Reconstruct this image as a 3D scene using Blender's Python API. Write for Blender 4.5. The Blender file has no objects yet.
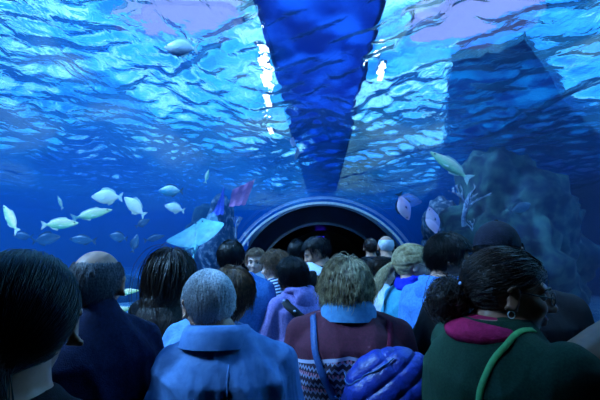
import bpy, bmesh, math, random
import numpy as np
from mathutils import Vector, Matrix, noise
R = math.radians
random.seed(7)
sc = bpy.context.scene
COL = sc.collection
# ------------------------------------------------------------------ camera
CAM = Vector((0, 0, 1.72)); FPX = 400.0
PITCH = math.atan(45/400); YAW = math.atan(22/400)
Fv = Vector((-math.sin(YAW)*math.cos(PITCH), math.cos(YAW)*math.cos(PITCH), math.sin(PITCH)))
Rv = Vector((math.cos(YAW), math.sin(YAW), 0)); Uv = Rv.cross(Fv)
def ray(px, py): return Fv + Rv*((px-300)/FPX) + Uv*((200-py)/FPX)
def at(px, py, Y):
    d = ray(px, py); return CAM + d*(Y/d.y)
cd = bpy.data.cameras.new('camera'); cam = bpy.data.objects.new('camera', cd); COL.objects.link(cam)
cd.lens = 24; cd.sensor_width = 36; cd.clip_start = 0.05; cd.clip_end = 200
cam.matrix_world = Matrix((( Rv.x, Uv.x, -Fv.x, CAM.x), (Rv.y, Uv.y, -Fv.y, CAM.y), (Rv.z, Uv.z, -Fv.z, CAM.z), (0,0,0,1)))
sc.camera = cam
sc.view_settings.view_transform = 'Standard'; sc.view_settings.look = 'None'
sc.view_settings.gamma = 1; sc.view_settings.use_curve_mapping = False; sc.view_settings.exposure = 0.0
cy = sc.cycles
cy.use_denoising = True
try: cy.denoiser = 'OPENIMAGEDENOISE'
except Exception: pass
cy.max_bounces = 10; cy.transparent_max_bounces = 16; cy.transmission_bounces = 6; cy.glossy_bounces = 4
cy.diffuse_bounces = 2; cy.volume_bounces = 0; cy.sample_clamp_indirect = 4; cy.caustics_refractive = True
# ------------------------------------------------------------------ materials
def rgb(h):
    h = h.lstrip('#'); c = [int(h[i:i+2], 16)/255 for i in (0, 2, 4)]
    return tuple(x/12.92 if x <= .04045 else ((x+.055)/1.055)**2.4 for x in c) + (1,)
MATS = {}
def mat(name, c1, c2=None, rough=.7, scale=8, detail=4, metal=0, spec=.4, bump=0, bscale=None, stretch=(1,1,1), lo=.35, hi=.65, sheen=0, coat=0, kind='noise'):
    if name in MATS: return MATS[name]
    m = bpy.data.materials.new(name); m.use_nodes = True; nt = m.node_tree; N = nt.nodes; L = nt.links
    b = N['Principled BSDF']
    a1 = rgb(c1) if isinstance(c1, str) else c1; a2 = (rgb(c2) if isinstance(c2, str) else c2) if c2 else tuple(x*.75 for x in a1[:3])+(1,)
    b.inputs['Roughness'].default_value = rough; b.inputs['Metallic'].default_value = metal
    b.inputs['Specular IOR Level'].default_value = spec
    if sheen: b.inputs['Sheen Weight'].default_value = sheen; b.inputs['Sheen Roughness'].default_value = .5
    if coat: b.inputs['Coat Weight'].default_value = coat
    tc = N.new('ShaderNodeTexCoord'); mp = N.new('ShaderNodeMapping'); mp.inputs['Scale'].default_value = stretch
    L.new(tc.outputs['Object'], mp.inputs[0])
    if kind == 'wave':
        t = N.new('ShaderNodeTexWave'); t.inputs['Scale'].default_value = scale; t.inputs['Distortion'].default_value = 2; t.bands_direction = 'Z'; out = t.outputs['Fac']
    elif kind == 'voronoi':
        t = N.new('ShaderNodeTexVoronoi'); t.inputs['Scale'].default_value = scale; out = t.outputs['Distance']
    else:
        t = N.new('ShaderNodeTexNoise'); t.inputs['Scale'].default_value = scale; t.inputs['Detail'].default_value = detail; out = t.outputs['Fac']
    L.new(mp.outputs[0], t.inputs['Vector'])
    cr = N.new('ShaderNodeValToRGB'); cr.color_ramp.elements[0].position = lo; cr.color_ramp.elements[1].position = hi
    cr.color_ramp.elements[0].color = a2; cr.color_ramp.elements[1].color = a1
    L.new(out, cr.inputs[0]); L.new(cr.outputs[0], b.inputs['Base Color'])
    if bump:
        t2 = N.new('ShaderNodeTexNoise'); t2.inputs['Scale'].default_value = bscale or scale*3; t2.inputs['Detail'].default_value = 3
        L.new(mp.outputs[0], t2.inputs['Vector'])
        bp = N.new('ShaderNodeBump'); bp.inputs['Strength'].default_value = bump; bp.inputs['Distance'].default_value = .01
        L.new(t2.outputs['Fac'], bp.inputs['Height']); L.new(bp.outputs[0], b.inputs['Normal'])
    MATS[name] = m; return m
def water_volume(nt):
    N, L = nt.nodes, nt.links
    ab = N.new('ShaderNodeVolumeAbsorption'); ab.inputs['Color'].default_value = WATER_TINT; ab.inputs['Density'].default_value = ABS_D
    s = N.new('ShaderNodeVolumeScatter'); s.inputs['Color'].default_value = (.01, .30, 1, 1); s.inputs['Density'].default_value = SCAT_D; s.inputs['Anisotropy'].default_value = .2
    a = N.new('ShaderNodeAddShader'); L.new(ab.outputs[0], a.inputs[0]); L.new(s.outputs[0], a.inputs[1]); return a.outputs[0]
WATER_TINT = (.03, .46, 1.0, 1); ABS_D = .11; SCAT_D = .055
def surface_material():
    m = bpy.data.materials.new('rippled_water_surface'); m.use_nodes = True; nt = m.node_tree; N, L = nt.nodes, nt.links
    N.remove(N['Principled BSDF']); out = N['Material Output']
    g = N.new('ShaderNodeBsdfGlass'); g.inputs['IOR'].default_value = WIOR; g.inputs['Color'].default_value = (.78, .93, 1, 1); g.inputs['Roughness'].default_value = 0
    t = N.new('ShaderNodeBsdfTransparent'); mx = N.new('ShaderNodeMixShader'); mx.inputs[0].default_value = SURF_T
    tc = N.new('ShaderNodeTexCoord'); mp = N.new('ShaderNodeMapping'); mp.inputs['Scale'].default_value = (1, .6, 1); mp.inputs['Rotation'].default_value = (0, 0, .5)
    n = N.new('ShaderNodeTexNoise'); n.inputs['Scale'].default_value = 4.5; n.inputs['Detail'].default_value = 3; n.inputs['Distortion'].default_value = .8
    b = N.new('ShaderNodeBump'); b.inputs['Strength'].default_value = 1; b.inputs['Distance'].default_value = .04
    L.new(tc.outputs['Object'], mp.inputs[0]); L.new(mp.outputs[0], n.inputs['Vector']); L.new(n.outputs['Fac'], b.inputs['Height']); L.new(b.outputs[0], g.inputs['Normal'])
    ge = N.new('ShaderNodeNewGeometry'); sp = N.new('ShaderNodeSeparateXYZ'); gt = N.new('ShaderNodeMath'); gt.operation = 'GREATER_THAN'; gt.inputs[1].default_value = 4.35
    mr = N.new('ShaderNodeMapRange'); mr.inputs[3].default_value = 1; mr.inputs[4].default_value = SURF_T
    L.new(tc.outputs['Object'], sp.inputs[0]); L.new(sp.outputs[2], gt.inputs[0]); L.new(gt.outputs[0], mr.inputs[0]); L.new(mr.outputs[0], mx.inputs[0]); N.remove(ge)
    L.new(g.outputs[0], mx.inputs[1]); L.new(t.outputs[0], mx.inputs[2]); L.new(mx.outputs[0], out.inputs['Surface'])
    L.new(water_volume(nt), out.inputs['Volume']); return m
WIOR = 1.065; SURF_T = .14
def acrylic_material():
    m = bpy.data.materials.new('clear_acrylic'); m.use_nodes = True; nt = m.node_tree; N, L = nt.nodes, nt.links
    N.remove(N['Principled BSDF']); out = N['Material Output']
    t = N.new('ShaderNodeBsdfTransparent'); t.inputs[0].default_value = (.97, .985, 1, 1)
    g = N.new('ShaderNodeBsdfGlossy'); g.inputs['Roughness'].default_value = .04
    lw = N.new('ShaderNodeLayerWeight'); lw.inputs['Blend'].default_value = .25
    mu = N.new('ShaderNodeMath'); mu.operation = 'MULTIPLY'; mu.inputs[1].default_value = .35
    L.new(lw.outputs['Fresnel'], mu.inputs[0])
    mx = N.new('ShaderNodeMixShader'); L.new(mu.outputs[0], mx.inputs[0]); L.new(t.outputs[0], mx.inputs[1]); L.new(g.outputs[0], mx.inputs[2])
    L.new(mx.outputs[0], out.inputs['Surface']); return m
def emit_material(name, c, s):
    m = bpy.data.materials.new(name); m.use_nodes = True; nt = m.node_tree; N, L = nt.nodes, nt.links
    N.remove(N['Principled BSDF']); e = N.new('ShaderNodeEmission'); e.inputs[0].default_value = rgb(c); e.inputs[1].default_value = s
    L.new(e.outputs[0], N['Material Output'].inputs['Surface']); return m
# ------------------------------------------------------------------ object helpers
def link(name, me, m=None, parent=None, smooth=True):
    o = bpy.data.objects.new(name, me); COL.objects.link(o)
    if m is not None:
        for x in (m if isinstance(m, (list, tuple)) else [m]): me.materials.append(x)
    if smooth:
        for p in me.polygons: p.use_smooth = True
    if parent: o.parent = parent
    return o
def tag(o, label=None, cat=None, group=None, kind=None):
    for k, v in (('label', label), ('category', cat), ('group', group), ('kind', kind)):
        if v: o[k] = v
    return o
def empty(name, loc=(0,0,0), rz=0, **k):
    o = bpy.data.objects.new(name, None); COL.objects.link(o); o.location = loc; o.rotation_euler.z = rz; o.empty_display_size = .2
    return tag(o, **k)
def pydata(name, v, f, m, parent=None, smooth=True):
    me = bpy.data.meshes.new(name); me.from_pydata([tuple(p) for p in v], [], f); me.update()
    return link(name, me, m, parent, smooth)
def box(name, a, b, m, parent=None, bevel=0):
    bm = bmesh.new(); bmesh.ops.create_cube(bm, size=1)
    for v in bm.verts: v.co = Vector([(a[i]+b[i])/2 + v.co[i]*(b[i]-a[i]) for i in range(3)])
    if bevel: bmesh.ops.bevel(bm, geom=bm.edges[:], offset=bevel, segments=2, affect='EDGES')
    me = bpy.data.meshes.new(name); bm.to_mesh(me); bm.free(); return link(name, me, m, parent, False)
# ------------------------------------------------------------------ setting
WX0, WX1, WY0, WY1, WZ0, WZ1 = -24.0, 12.5, -5.0, 42.0, -.6, 4.7
TR = 3.2; TC = 0.0          # tunnel radius and centre height
BLOCK_Y = .85; YP = 15.0; YEND = 25.0      # end of the added light block, portal wall, far end of the tunnel
TX = 0.0
def wave_h(X, Y):
    rs = np.random.RandomState(3); h = np.zeros_like(X)
    wx = X + .35*np.sin(Y*.9+1.3) + .2*np.sin(X*1.7+Y*.6); wy = Y + .3*np.sin(X*1.1+.4)
    for i in range(34):
        lam = .38*(1.115**i) ; k = 2*math.pi/lam; th = rs.normal(.95, .75); ph = rs.uniform(0, 6.28)
        amp = .0135*lam**.85*(1 if lam < 3 else .45)
        h += amp*np.sin(k*(wx*math.cos(th)+wy*math.sin(th))+ph)
    return h
def build_water():
    ms = surface_material()
    nx, ny = 620, 620
    q_ = np.linspace(-1, 1, nx); xs = np.where(q_ < 0, -(-q_)**1.35*-WX0, q_**1.35*WX1); ys = WY0 + (WY1-WY0)*np.linspace(0, 1, ny)**1.25
    X, Y = np.meshgrid(xs, ys); H = wave_h(X, Y)
    H[0,:] = H[-1,:] = 0; H[:,0] = H[:,-1] = 0
    co = np.stack([X, Y, WZ1+H], -1).reshape(-1, 3)
    verts = [tuple(c) for c in co]; idx = np.arange(nx*ny).reshape(ny, nx)
    a, b, c, d = idx[:-1,:-1].ravel(), idx[:-1,1:].ravel(), idx[1:,1:].ravel(), idx[1:,:-1].ravel()
    faces = np.stack([a, b, c, d], -1).tolist(); ntop = len(faces)
    arc = [(TX + TR*math.cos(t), TC + TR*math.sin(t)) for t in np.linspace(math.pi, 0, 49)]
    prof = [(WX0, WZ0), (TX-TR, WZ0)] + arc + [(TX+TR, WZ0), (WX1, WZ0)]
    n0 = len(verts)
    for y in (WY0, WY1):
        for x, z in prof: verts.append((x, y, z))
    n = len(prof)
    for i in range(n-1): faces.append([n0+i, n0+i+1, n0+n+i+1, n0+n+i][::-1])
    # sides and end caps joined to the border of the top grid
    bl, br, tl, tr = int(idx[0,0]), int(idx[0,-1]), int(idx[-1,0]), int(idx[-1,-1])
    faces.append([n0, n0+n] + [int(i) for i in idx[::-1,0]])
    faces.append([n0+2*n-1, n0+n-1] + [int(i) for i in idx[:,-1]])
    faces.append([n0+i for i in range(n)] + [int(i) for i in idx[0,::-1]])
    faces.append([n0+n+i for i in range(n)][::-1] + [int(i) for i in idx[-1,:]])
    me = bpy.data.meshes.new('tank_water'); me.from_pydata(verts, [], faces); me.update()
    o = link('tank_water', me, ms, None, False)
    pass
    sm = np.zeros(len(faces), dtype=bool); sm[:ntop+n-1] = True; me.polygons.foreach_set('use_smooth', sm)
    bm = bmesh.new(); bm.from_mesh(me); bmesh.ops.recalc_face_normals(bm, faces=bm.faces)
    bm.to_mesh(me); bm.free()
    return tag(o, 'deep blue tank water with a rippled surface overhead', 'water', kind='structure')
build_water()
def vault(name, r, y0, y1, m, th=.0, a0=0, a1=math.pi, seg=64, ny=2):
    v, f = [], []
    ang = np.linspace(a1, a0, seg+1)
    rr = [r] if not th else [r, r+th]
    for y in np.linspace(y0, y1, ny):
        for q in rr:
            for t in ang: v.append((TX+q*math.cos(t), y, TC+q*math.sin(t)))
    n = seg+1; st = n*len(rr)
    for j in range(ny-1):
        for i in range(seg):
            f.append((j*st+i, j*st+i+1, (j+1)*st+i+1, (j+1)*st+i))
            if th: f.append(((j+1)*st+n+i, (j+1)*st+n+i+1, j*st+n+i+1, j*st+n+i))
    if th:
        for j, fl in ((0, 1), (ny-1, 0)):
            for i in range(seg):
                q = (j*st+i, j*st+n+i, j*st+n+i+1, j*st+i+1); f.append(q if fl else q[::-1])
        for i in (0, seg):
            for j in range(ny-1): f.append((j*st+i, (j+1)*st+i, (j+1)*st+n+i, j*st+n+i))
    return pydata(name, v, f, m, None, not th)
AC = acrylic_material()
vt = tag(vault('ceiling_acrylic', TR-.05, BLOCK_Y, YP, AC), kind='structure')
steel = mat('brushed_steel', '#e3e6e4', '#c4c8c8', rough=.4, metal=.0, scale=20)
dsteel = mat('dark_steel', '#39444f', '#28313a', rough=.4, metal=.6, scale=20)
o = vault('arch_ring', TR-.17, 12.75, 12.87, steel, .07, ny=2); tag(o, 'pale steel arch ring spanning the tunnel above the crowd', 'arch ring')
o = vault('arch_ring', 2.47, YP-.14, YP-.005, dsteel, .09, ny=2); tag(o, 'dull grey inner arch ring around the dark tunnel mouth', 'arch ring')
tag(vault('ceiling_light_block', TR-.05, WY0+.1, BLOCK_Y, mat('light_block_lining', '#1a2438', '#121a2a', rough=.8), .04), kind='structure')  # added unseen opaque stretch, keeps light off the backs of the crowd
# covered stretch of tunnel behind the ring
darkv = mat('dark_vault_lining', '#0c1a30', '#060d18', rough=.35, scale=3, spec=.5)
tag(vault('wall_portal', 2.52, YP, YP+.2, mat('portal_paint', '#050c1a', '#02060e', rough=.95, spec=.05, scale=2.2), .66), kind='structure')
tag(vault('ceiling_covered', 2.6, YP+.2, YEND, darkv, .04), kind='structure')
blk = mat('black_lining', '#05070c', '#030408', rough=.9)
tag(box('wall_back', (-TR-.1, WY0+.02, -.1), (TR+.1, WY0+.1, TR), blk), kind='structure')  # unseen end wall added to cut light from behind
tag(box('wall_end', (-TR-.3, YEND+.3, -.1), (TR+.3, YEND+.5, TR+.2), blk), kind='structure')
floorm = mat('dark_carpet', '#10141c', '#0a0d13', rough=.95, scale=40)
tag(box('floor', (-TR, WY0, -.05), (TR, YEND+.4, 0), floorm), kind='structure')
sand = mat('tank_sand', '#9fb6b8', '#6f8a92', rough=.95, scale=2.5, bump=.4)
tag(box('floor_tank', (WX0-.3, WY0-.3, -.75), (WX1+.3, WY1+.3, WZ0-.02), sand), kind='structure')
tw = mat('tank_wall_blue', '#2f86e8', '#2877d8', rough=.8, scale=.6)
for nm, a, b in (('wall_left', (WX0-.3, WY0-.3, WZ0), (WX0-.02, WY1+.3, 5.4)), ('wall_right', (WX1+.02, WY0-.3, WZ0), (WX1+.3, WY1+.3, 5.4)),
                 ('wall_far', (WX0, WY1+.02, WZ0), (WX1, WY1+.3, 5.4)), ('wall_near', (WX0, WY0-.3, WZ0), (WX1, WY0-.02, 5.4))):
    tag(box(nm, a, b, tw), kind='structure')
# ================================================================== people
def V(*a): return Vector(a)
class Shape:
    """collects closed primitives, then melts them into one continuous surface"""
    def __init__(s): s.v = []; s.f = []
    def ell(s, c, r, rot=None, nu=16, nv=10):
        o = len(s.v); c = Vector(c)
        pts = [Vector((0,0,-1))]
        for j in range(1, nv):
            t = -math.pi/2 + math.pi*j/nv
            for i in range(nu):
                p = 2*math.pi*i/nu; pts.append(Vector((math.cos(t)*math.cos(p), math.cos(t)*math.sin(p), math.sin(t))))
        pts.append(Vector((0,0,1)))
        for p in pts:
            q = Vector((p.x*r[0], p.y*r[1], p.z*r[2]))
            if rot is not None: q = rot @ q
            s.v.append(c+q)
        for i in range(nu):
            k = (i+1) % nu
            s.f.append((o, o+1+k, o+1+i))
            for j in range(nv-2): s.f.append((o+1+j*nu+i, o+1+j*nu+k, o+1+(j+1)*nu+k, o+1+(j+1)*nu+i))
            s.f.append((o+1+(nv-2)*nu+i, o+1+(nv-2)*nu+k, o+len(pts)-1))
        return s
    def ball(s, c, r, **k): return s.ell(c, (r, r, r), **k)
    def limb(s, pts, rad, nu=12):
        """tapered tube through joints with a ball at each joint"""
        for i in range(len(pts)-1):
            a, b = Vector(pts[i]), Vector(pts[i+1]); ra, rb = rad[i], rad[i+1]; d = b-a
            if d.length < 1e-5: continue
            q = d.to_track_quat('Z', 'Y').to_matrix(); o = len(s.v)
            for p, r in ((a, ra), (b, rb)):
                for k in range(nu):
                    t = 2*math.pi*k/nu; s.v.append(p + q @ Vector((r*math.cos(t), r*math.sin(t), 0)))
            for k in range(nu):
                m = (k+1) % nu; s.f.append((o+k, o+m, o+nu+m, o+nu+k))
            s.f.append(tuple(o+k for k in range(nu))[::-1]); s.f.append(tuple(o+nu+k for k in range(nu)))
        for p, r in zip(pts, rad): s.ball(p, r*.995, nu=12, nv=8)
        return s
    def loft(s, rings, nu=28):
        """rings: (cx, cy, cz, rx, ry)"""
        o = len(s.v)
        for (cx, cy_, cz, rx, ry) in rings:
            for k in range(nu):
                t = 2*math.pi*k/nu; ct, st = math.cos(t), math.sin(t)
                e = .85; s.v.append(Vector((cx+rx*math.copysign(abs(ct)**e, ct), cy_+ry*math.copysign(abs(st)**e, st), cz)))
        n = len(rings)
        for j in range(n-1):
            for k in range(nu):
                m = (k+1) % nu; s.f.append((o+j*nu+k, o+j*nu+m, o+(j+1)*nu+m, o+(j+1)*nu+k))
        s.f.append(tuple(o+k for k in range(nu))[::-1]); s.f.append(tuple(o+(n-1)*nu+k for k in range(nu)))
        return s
    def melt(s, name, voxel, smooth=4, fn=None):
        me = bpy.data.meshes.new('t'); me.from_pydata([tuple(p) for p in s.v], [], s.f); me.update()
        o = bpy.data.objects.new('t', me); COL.objects.link(o)
        m = o.modifiers.new('r', 'REMESH'); m.mode = 'VOXEL'; m.voxel_size = voxel
        if smooth: q = o.modifiers.new('s', 'SMOOTH'); q.factor = .5; q.iterations = smooth
        dg = bpy.context.evaluated_depsgraph_get(); dg.update()
        r = bpy.data.meshes.new_from_object(o.evaluated_get(dg)); r.name = name
        bpy.data.objects.remove(o); bpy.data.meshes.remove(me)
        if fn is not None:
            n = len(r.vertices); co = np.empty(n*3, dtype=np.float32); r.vertices.foreach_get('co', co)
            no = np.empty(n*3, dtype=np.float32); r.vertices.foreach_get('normal', no)
            co = fn(co.reshape(-1, 3).astype(float), no.reshape(-1, 3).astype(float))
            r.vertices.foreach_set('co', co.astype(np.float32).ravel()); r.update()
        return r
def folds(amp, seed, top, bot):
    rs = np.random.RandomState(seed)
    K = [(rs.uniform(24, 52), rs.uniform(-22, 22), rs.uniform(0, 6.3), rs.uniform(.4, 1)) for _ in range(4)]
    K2 = [(rs.uniform(60, 110), rs.uniform(-45, 45), rs.uniform(0, 6.3), rs.uniform(.3, .8)) for _ in range(4)]
    def fn(co, no):
        x, y, z = co[:,0], co[:,1], co[:,2]; h = np.zeros(len(x))
        w = .035*np.sin(z*9+seed+x*5)+.02*np.sin(x*21+y*17+z*13+seed); u = x+y*.7
        for a, c, p, g in K: h += g*(1-np.abs(np.sin((u+w)*a*.5+z*c*.5+p)))**1.6
        for a, c, p, g in K2: h += .45*g*(1-np.abs(np.sin((u-w)*a*.5+z*c*.5+p)))**2*(.5+.5*np.sin(z*8+p*3+x*6))
        h = h-1.1; k = np.clip((top+.14-z)/.2, .25, 1)
        return co + no*(h*amp*1.5*k)[:,None]
    return fn
SKIN = {'fair': mat('skin_fair', '#c99a86', '#b98774', rough=.5, scale=30), 'mid': mat('skin_mid', '#b08068', '#9a6d57', rough=.5, scale=30), 'dark': mat('skin_tan', '#8f634c', '#7c533f', rough=.5, scale=30)}
HAIR = {'black': mat('hair_black', '#110e0d', '#070606', rough=.34, scale=160, spec=.35), 'dark': mat('hair_dark_brown', '#3b281c', '#150e0a', rough=.38, scale=110, spec=.4),
        'brown': mat('hair_brown', '#8a6644', '#4a3322', rough=.45, scale=60, spec=.5), 'steelgrey': mat('hair_steel_grey', '#80848c', '#44484f', rough=.5, scale=150), 'ashen': mat('hair_ash_brown', '#c0ae86', '#5a4a36', rough=.45, scale=45, spec=.5),
        'grey': mat('hair_grey', '#e6e9ee', '#9499a2', rough=.5, scale=170, spec=.5), 'blond': mat('hair_blond', '#d9c79c', '#a48d62', rough=.45, scale=60, spec=.5),
        'curlbrown': mat('hair_chestnut', '#7d5838', '#3b2618', rough=.5, scale=60)}
SHOE = mat('shoe_leather', '#15161a', '#0c0d10', rough=.6); EYE = mat('eye_white', '#9c9690', '#8c8680', rough=.2); IRIS = mat('iris_dark', '#1a120c', '#120c08', rough=.2)
FRAME = mat('spectacle_frame', '#15181c', '#0d0f12', rough=.3, spec=.6)
def lens_mat():
    m = bpy.data.materials.new('spectacle_lens'); m.use_nodes = True; nt = m.node_tree; N, L = nt.nodes, nt.links
    N.remove(N['Principled BSDF']); t = N.new('ShaderNodeBsdfTransparent'); g = N.new('ShaderNodeBsdfGlossy'); g.inputs['Roughness'].default_value = .05
    mx = N.new('ShaderNodeMixShader'); mx.inputs[0].default_value = .22; L.new(t.outputs[0], mx.inputs[1]); L.new(g.outputs[0], mx.inputs[2]); L.new(mx.outputs[0], N['Material Output'].inputs[0]); return m
LENS = lens_mat()
# ---------------------------------------------------------------- strands
def strand_mesh(paths, w0, w1, off=0):
    """paths (n, k, 3) -> three-sided tapered tubes"""
    n, k, _ = paths.shape
    T = np.gradient(paths, axis=1); T /= np.linalg.norm(T, axis=2, keepdims=True)+1e-9
    ref = np.zeros_like(T); ref[..., 0] = .3; ref[..., 1] = .9; ref[..., 2] = .31
    A = np.cross(T, ref); A /= np.linalg.norm(A, axis=2, keepdims=True)+1e-9; B = np.cross(T, A)
    w = (w0 + (w1-w0)*np.linspace(0, 1, k)**2)[None, :, None]
    vs = []
    for j in range(3):
        t = 2*math.pi*j/3; vs.append(paths + w*(A*math.cos(t)+B*math.sin(t)))
    Vv = np.stack(vs, 2).reshape(-1, 3)           # index = ((i*k)+s)*3+j
    i = np.arange(n)[:,None,None]; s = np.arange(k-1)[None,:,None]; j = np.arange(3)[None,None,:]; j2 = (j+1) % 3
    base = lambda ii, ss, jj: (ii*k+ss)*3+jj
    F = np.stack([base(i,s,j), base(i,s,j2), base(i,s+1,j2), base(i,s+1,j)], -1).reshape(-1, 4)+off
    return Vv, F
CR_C = np.array([0, -.012, .03]); CR_R = np.array([.077, .097, .086])
def hairline(p, kind):
    x, y, z = p[:,0], p[:,1], p[:,2]
    m = np.where(z > .062, y < .082, np.where(z > (.034 if kind == 'pull' else .012), y < .034, y < -.014))
    m &= z > -.07
    m &= ~((np.abs(x) > .055) & (np.abs(y+.004) < .022) & (z < .014))
    if kind == 'bald': m &= (z < .078) | (y < -.095)
    if kind == 'thin': m &= ~((z > .10) & (np.random.RandomState(1).rand(len(z)) < .6))
    return m
def make_hair(style, seed, m, parent, n=900, length=.06, thick=.012, curl=0., width=.0009, tie=None, pony=None, comb='crown', name='hair', fringe=.0, body=None, extra=None, droop=1.0):
    rs = np.random.RandomState(seed)
    # scalp cap
    nu, nv = 48, 30; cap, fc = [], []
    for j in range(nv+1):
        t = -math.pi/2+math.pi*j/nv
        for i in range(nu):
            p = 2*math.pi*i/nu; cap.append(CR_C+CR_R*(1.035 if style != 'bald' else 1.015)*np.array([math.cos(t)*math.cos(p), math.cos(t)*math.sin(p), math.sin(t)]))
    cap = np.array(cap); ok = hairline(cap, style)
    for j in range(nv):
        for i in range(nu):
            k = (i+1) % nu; q = (j*nu+i, j*nu+k, (j+1)*nu+k, (j+1)*nu+i)
            if all(ok[a] for a in q): fc.append(q)
    verts = [cap]; faces = [np.array(fc)]; off = len(cap)
    # roots
    u = rs.normal(size=(n*4, 3)); u /= np.linalg.norm(u, axis=1, keepdims=True); pr = CR_C+CR_R*u
    pr = pr[hairline(pr, style)][:n]; n = len(pr)
    k = max(6, min(26, int(length/.014))) if tie is None else 12
    crown = np.array([0.01, -.045, .12])
    cols = [(CR_C, CR_R)] + ([(np.array(c), np.array(r)) for c, r in body] if body else [])
    clump = rs.randint(0, max(8, n//(28 if style != 'short' else 16)), n); lay = 1.025 + (.45*rs.rand(n, 1)+.55*rs.rand(clump.max()+1)[clump][:,None])*thick/.085
    P = CR_C+(pr-CR_C)*lay; paths = [P.copy()]
    L = length*(.8+.35*rs.rand(n, 1)); cn = rs.normal(size=(clump.max()+1, 3))*.5
    D = P-crown; D /= np.linalg.norm(D, axis=1, keepdims=True)+1e-9
    for s in range(1, k):
        f = s/(k-1)
        if tie is not None:
            tgt = np.array(tie)+.012*cn[clump]; P = P + (tgt-P)*(1.0/(k-s))*1.0
        else:
            nrm = (P-CR_C)/CR_R**2; nrm /= np.linalg.norm(nrm, axis=1, keepdims=True)
            want = (P-crown); want -= nrm*np.sum(want*nrm, 1, keepdims=True); want /= np.linalg.norm(want, axis=1, keepdims=True)+1e-9
            want += np.array([0, 0, -1.0])*droop*(.25+1.2*f)
            if comb == 'back': want += np.array([0, -.8, 0])
            if comb == 'side': want += np.array([.8, 0, 0])
            want += .35*cn[clump]
            D = .55*D+.45*want; D /= np.linalg.norm(D, axis=1, keepdims=True)+1e-9
            P0_ = P; P = P + D*(L/k)
            fz = ((P[:,1] > .05) & (P[:,2] < .058) & (P0_[:,2] >= .0))[:,None] if style in ('short', 'bob', 'bald') else np.zeros((n, 1), bool); P = np.where(fz, P0_, P)
        if curl: P = P + curl*np.stack([np.sin(s*1.5+clump*2.1), np.cos(s*1.5+clump*1.3), np.sin(s*1.1+clump*.7)], 1)*(.3+f)
        for c, r in cols:
            q = (P-c)/r; l = np.linalg.norm(q, axis=1, keepdims=True); q2 = q/np.maximum(l, 1e-6)
            mn = lay if c is cols[0][0] else 1+.05*(lay-1)
            P = np.where(l < mn, c+q2*mn*r, P)
        paths.append(P.copy())
    Vv, F = strand_mesh(np.stack(paths, 1), width, width*.35, off); verts.append(Vv); faces.append(F); off += len(Vv)
    if pony:    # strands falling from the tie: dict(n, length, spread, dirv, r)
        q = pony['n']; kk = 22
        d0 = np.array(pony.get('dirv', (0, -1, .2)), float); P = np.array(tie)+rs.normal(size=(q, 3))*.008; D = np.tile(d0, (q, 1)); rad = rs.normal(size=(q, 3))*pony['spread']; ps = [P.copy()]
        for s in range(1, kk):
            f = s/(kk-1); D = .8*D+.2*np.array(pony.get('fall', (0, 0, -1))); D /= np.linalg.norm(D, axis=1, keepdims=True)
            P = P+D*pony['length']/kk*(.85+.3*rs.rand(q, 1)*.3); b = math.sin(min(1, f*1.6)*math.pi*.5)*(1-.6*max(0, f-.6))
            w = pony.get('curl', 0)*np.stack([np.sin(s*1.4+rad[:,0]*900), np.cos(s*1.4+rad[:,1]*900), 0*rad[:,0]], 1)
            X = P+rad*b+w
            for c, r in cols[1:]:
                qq = (X-c)/r; l = np.linalg.norm(qq, axis=1, keepdims=True); X = np.where(l < 1.03, c+qq/np.maximum(l, 1e-6)*1.03*r, X)
            ps.append(X)
        Vv, F = strand_mesh(np.stack(ps, 1), width*1.3, width*.4, off); verts.append(Vv); faces.append(F); off += len(Vv)
    Vv = np.concatenate(verts); me = bpy.data.meshes.new(name)
    fl = [tuple(int(a) for a in q) for q in np.concatenate(faces)]
    me.from_pydata(Vv.tolist(), [], fl); me.update()
    return link(name, me, m, parent)
def bun_mesh(c, r, seed, m, parent, n=260, width=.0012, name='hair_bun'):
    """a coil of curly strands"""
    rs = np.random.RandomState(seed); k = 16; a = rs.normal(size=(n, 3)); a /= np.linalg.norm(a, axis=1, keepdims=True)
    b = np.cross(a, rs.normal(size=(n, 3))); b /= np.linalg.norm(b, axis=1, keepdims=True); rr = np.array(r)*(1+.18*rs.normal(size=(n, 1)))
    ps = [np.array(c)+rr*(a*math.cos(t)+b*math.sin(t))+.004*np.sin(t*5+a*9) for t in np.linspace(0, rs.uniform(2, 3.4), k)]
    Vv, F = strand_mesh(np.stack(ps, 1), width, width*.5, 0)
    s = Shape().ell(c, [x*.93 for x in r]); o = len(Vv); vv = Vv.tolist()+[tuple(p) for p in s.v]; ff = [tuple(int(x) for x in q) for q in F]+[tuple(o+x for x in q) for q in s.f]
    me = bpy.data.meshes.new(name); me.from_pydata(vv, [], ff); me.update(); return link(name, me, m, parent)
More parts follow.
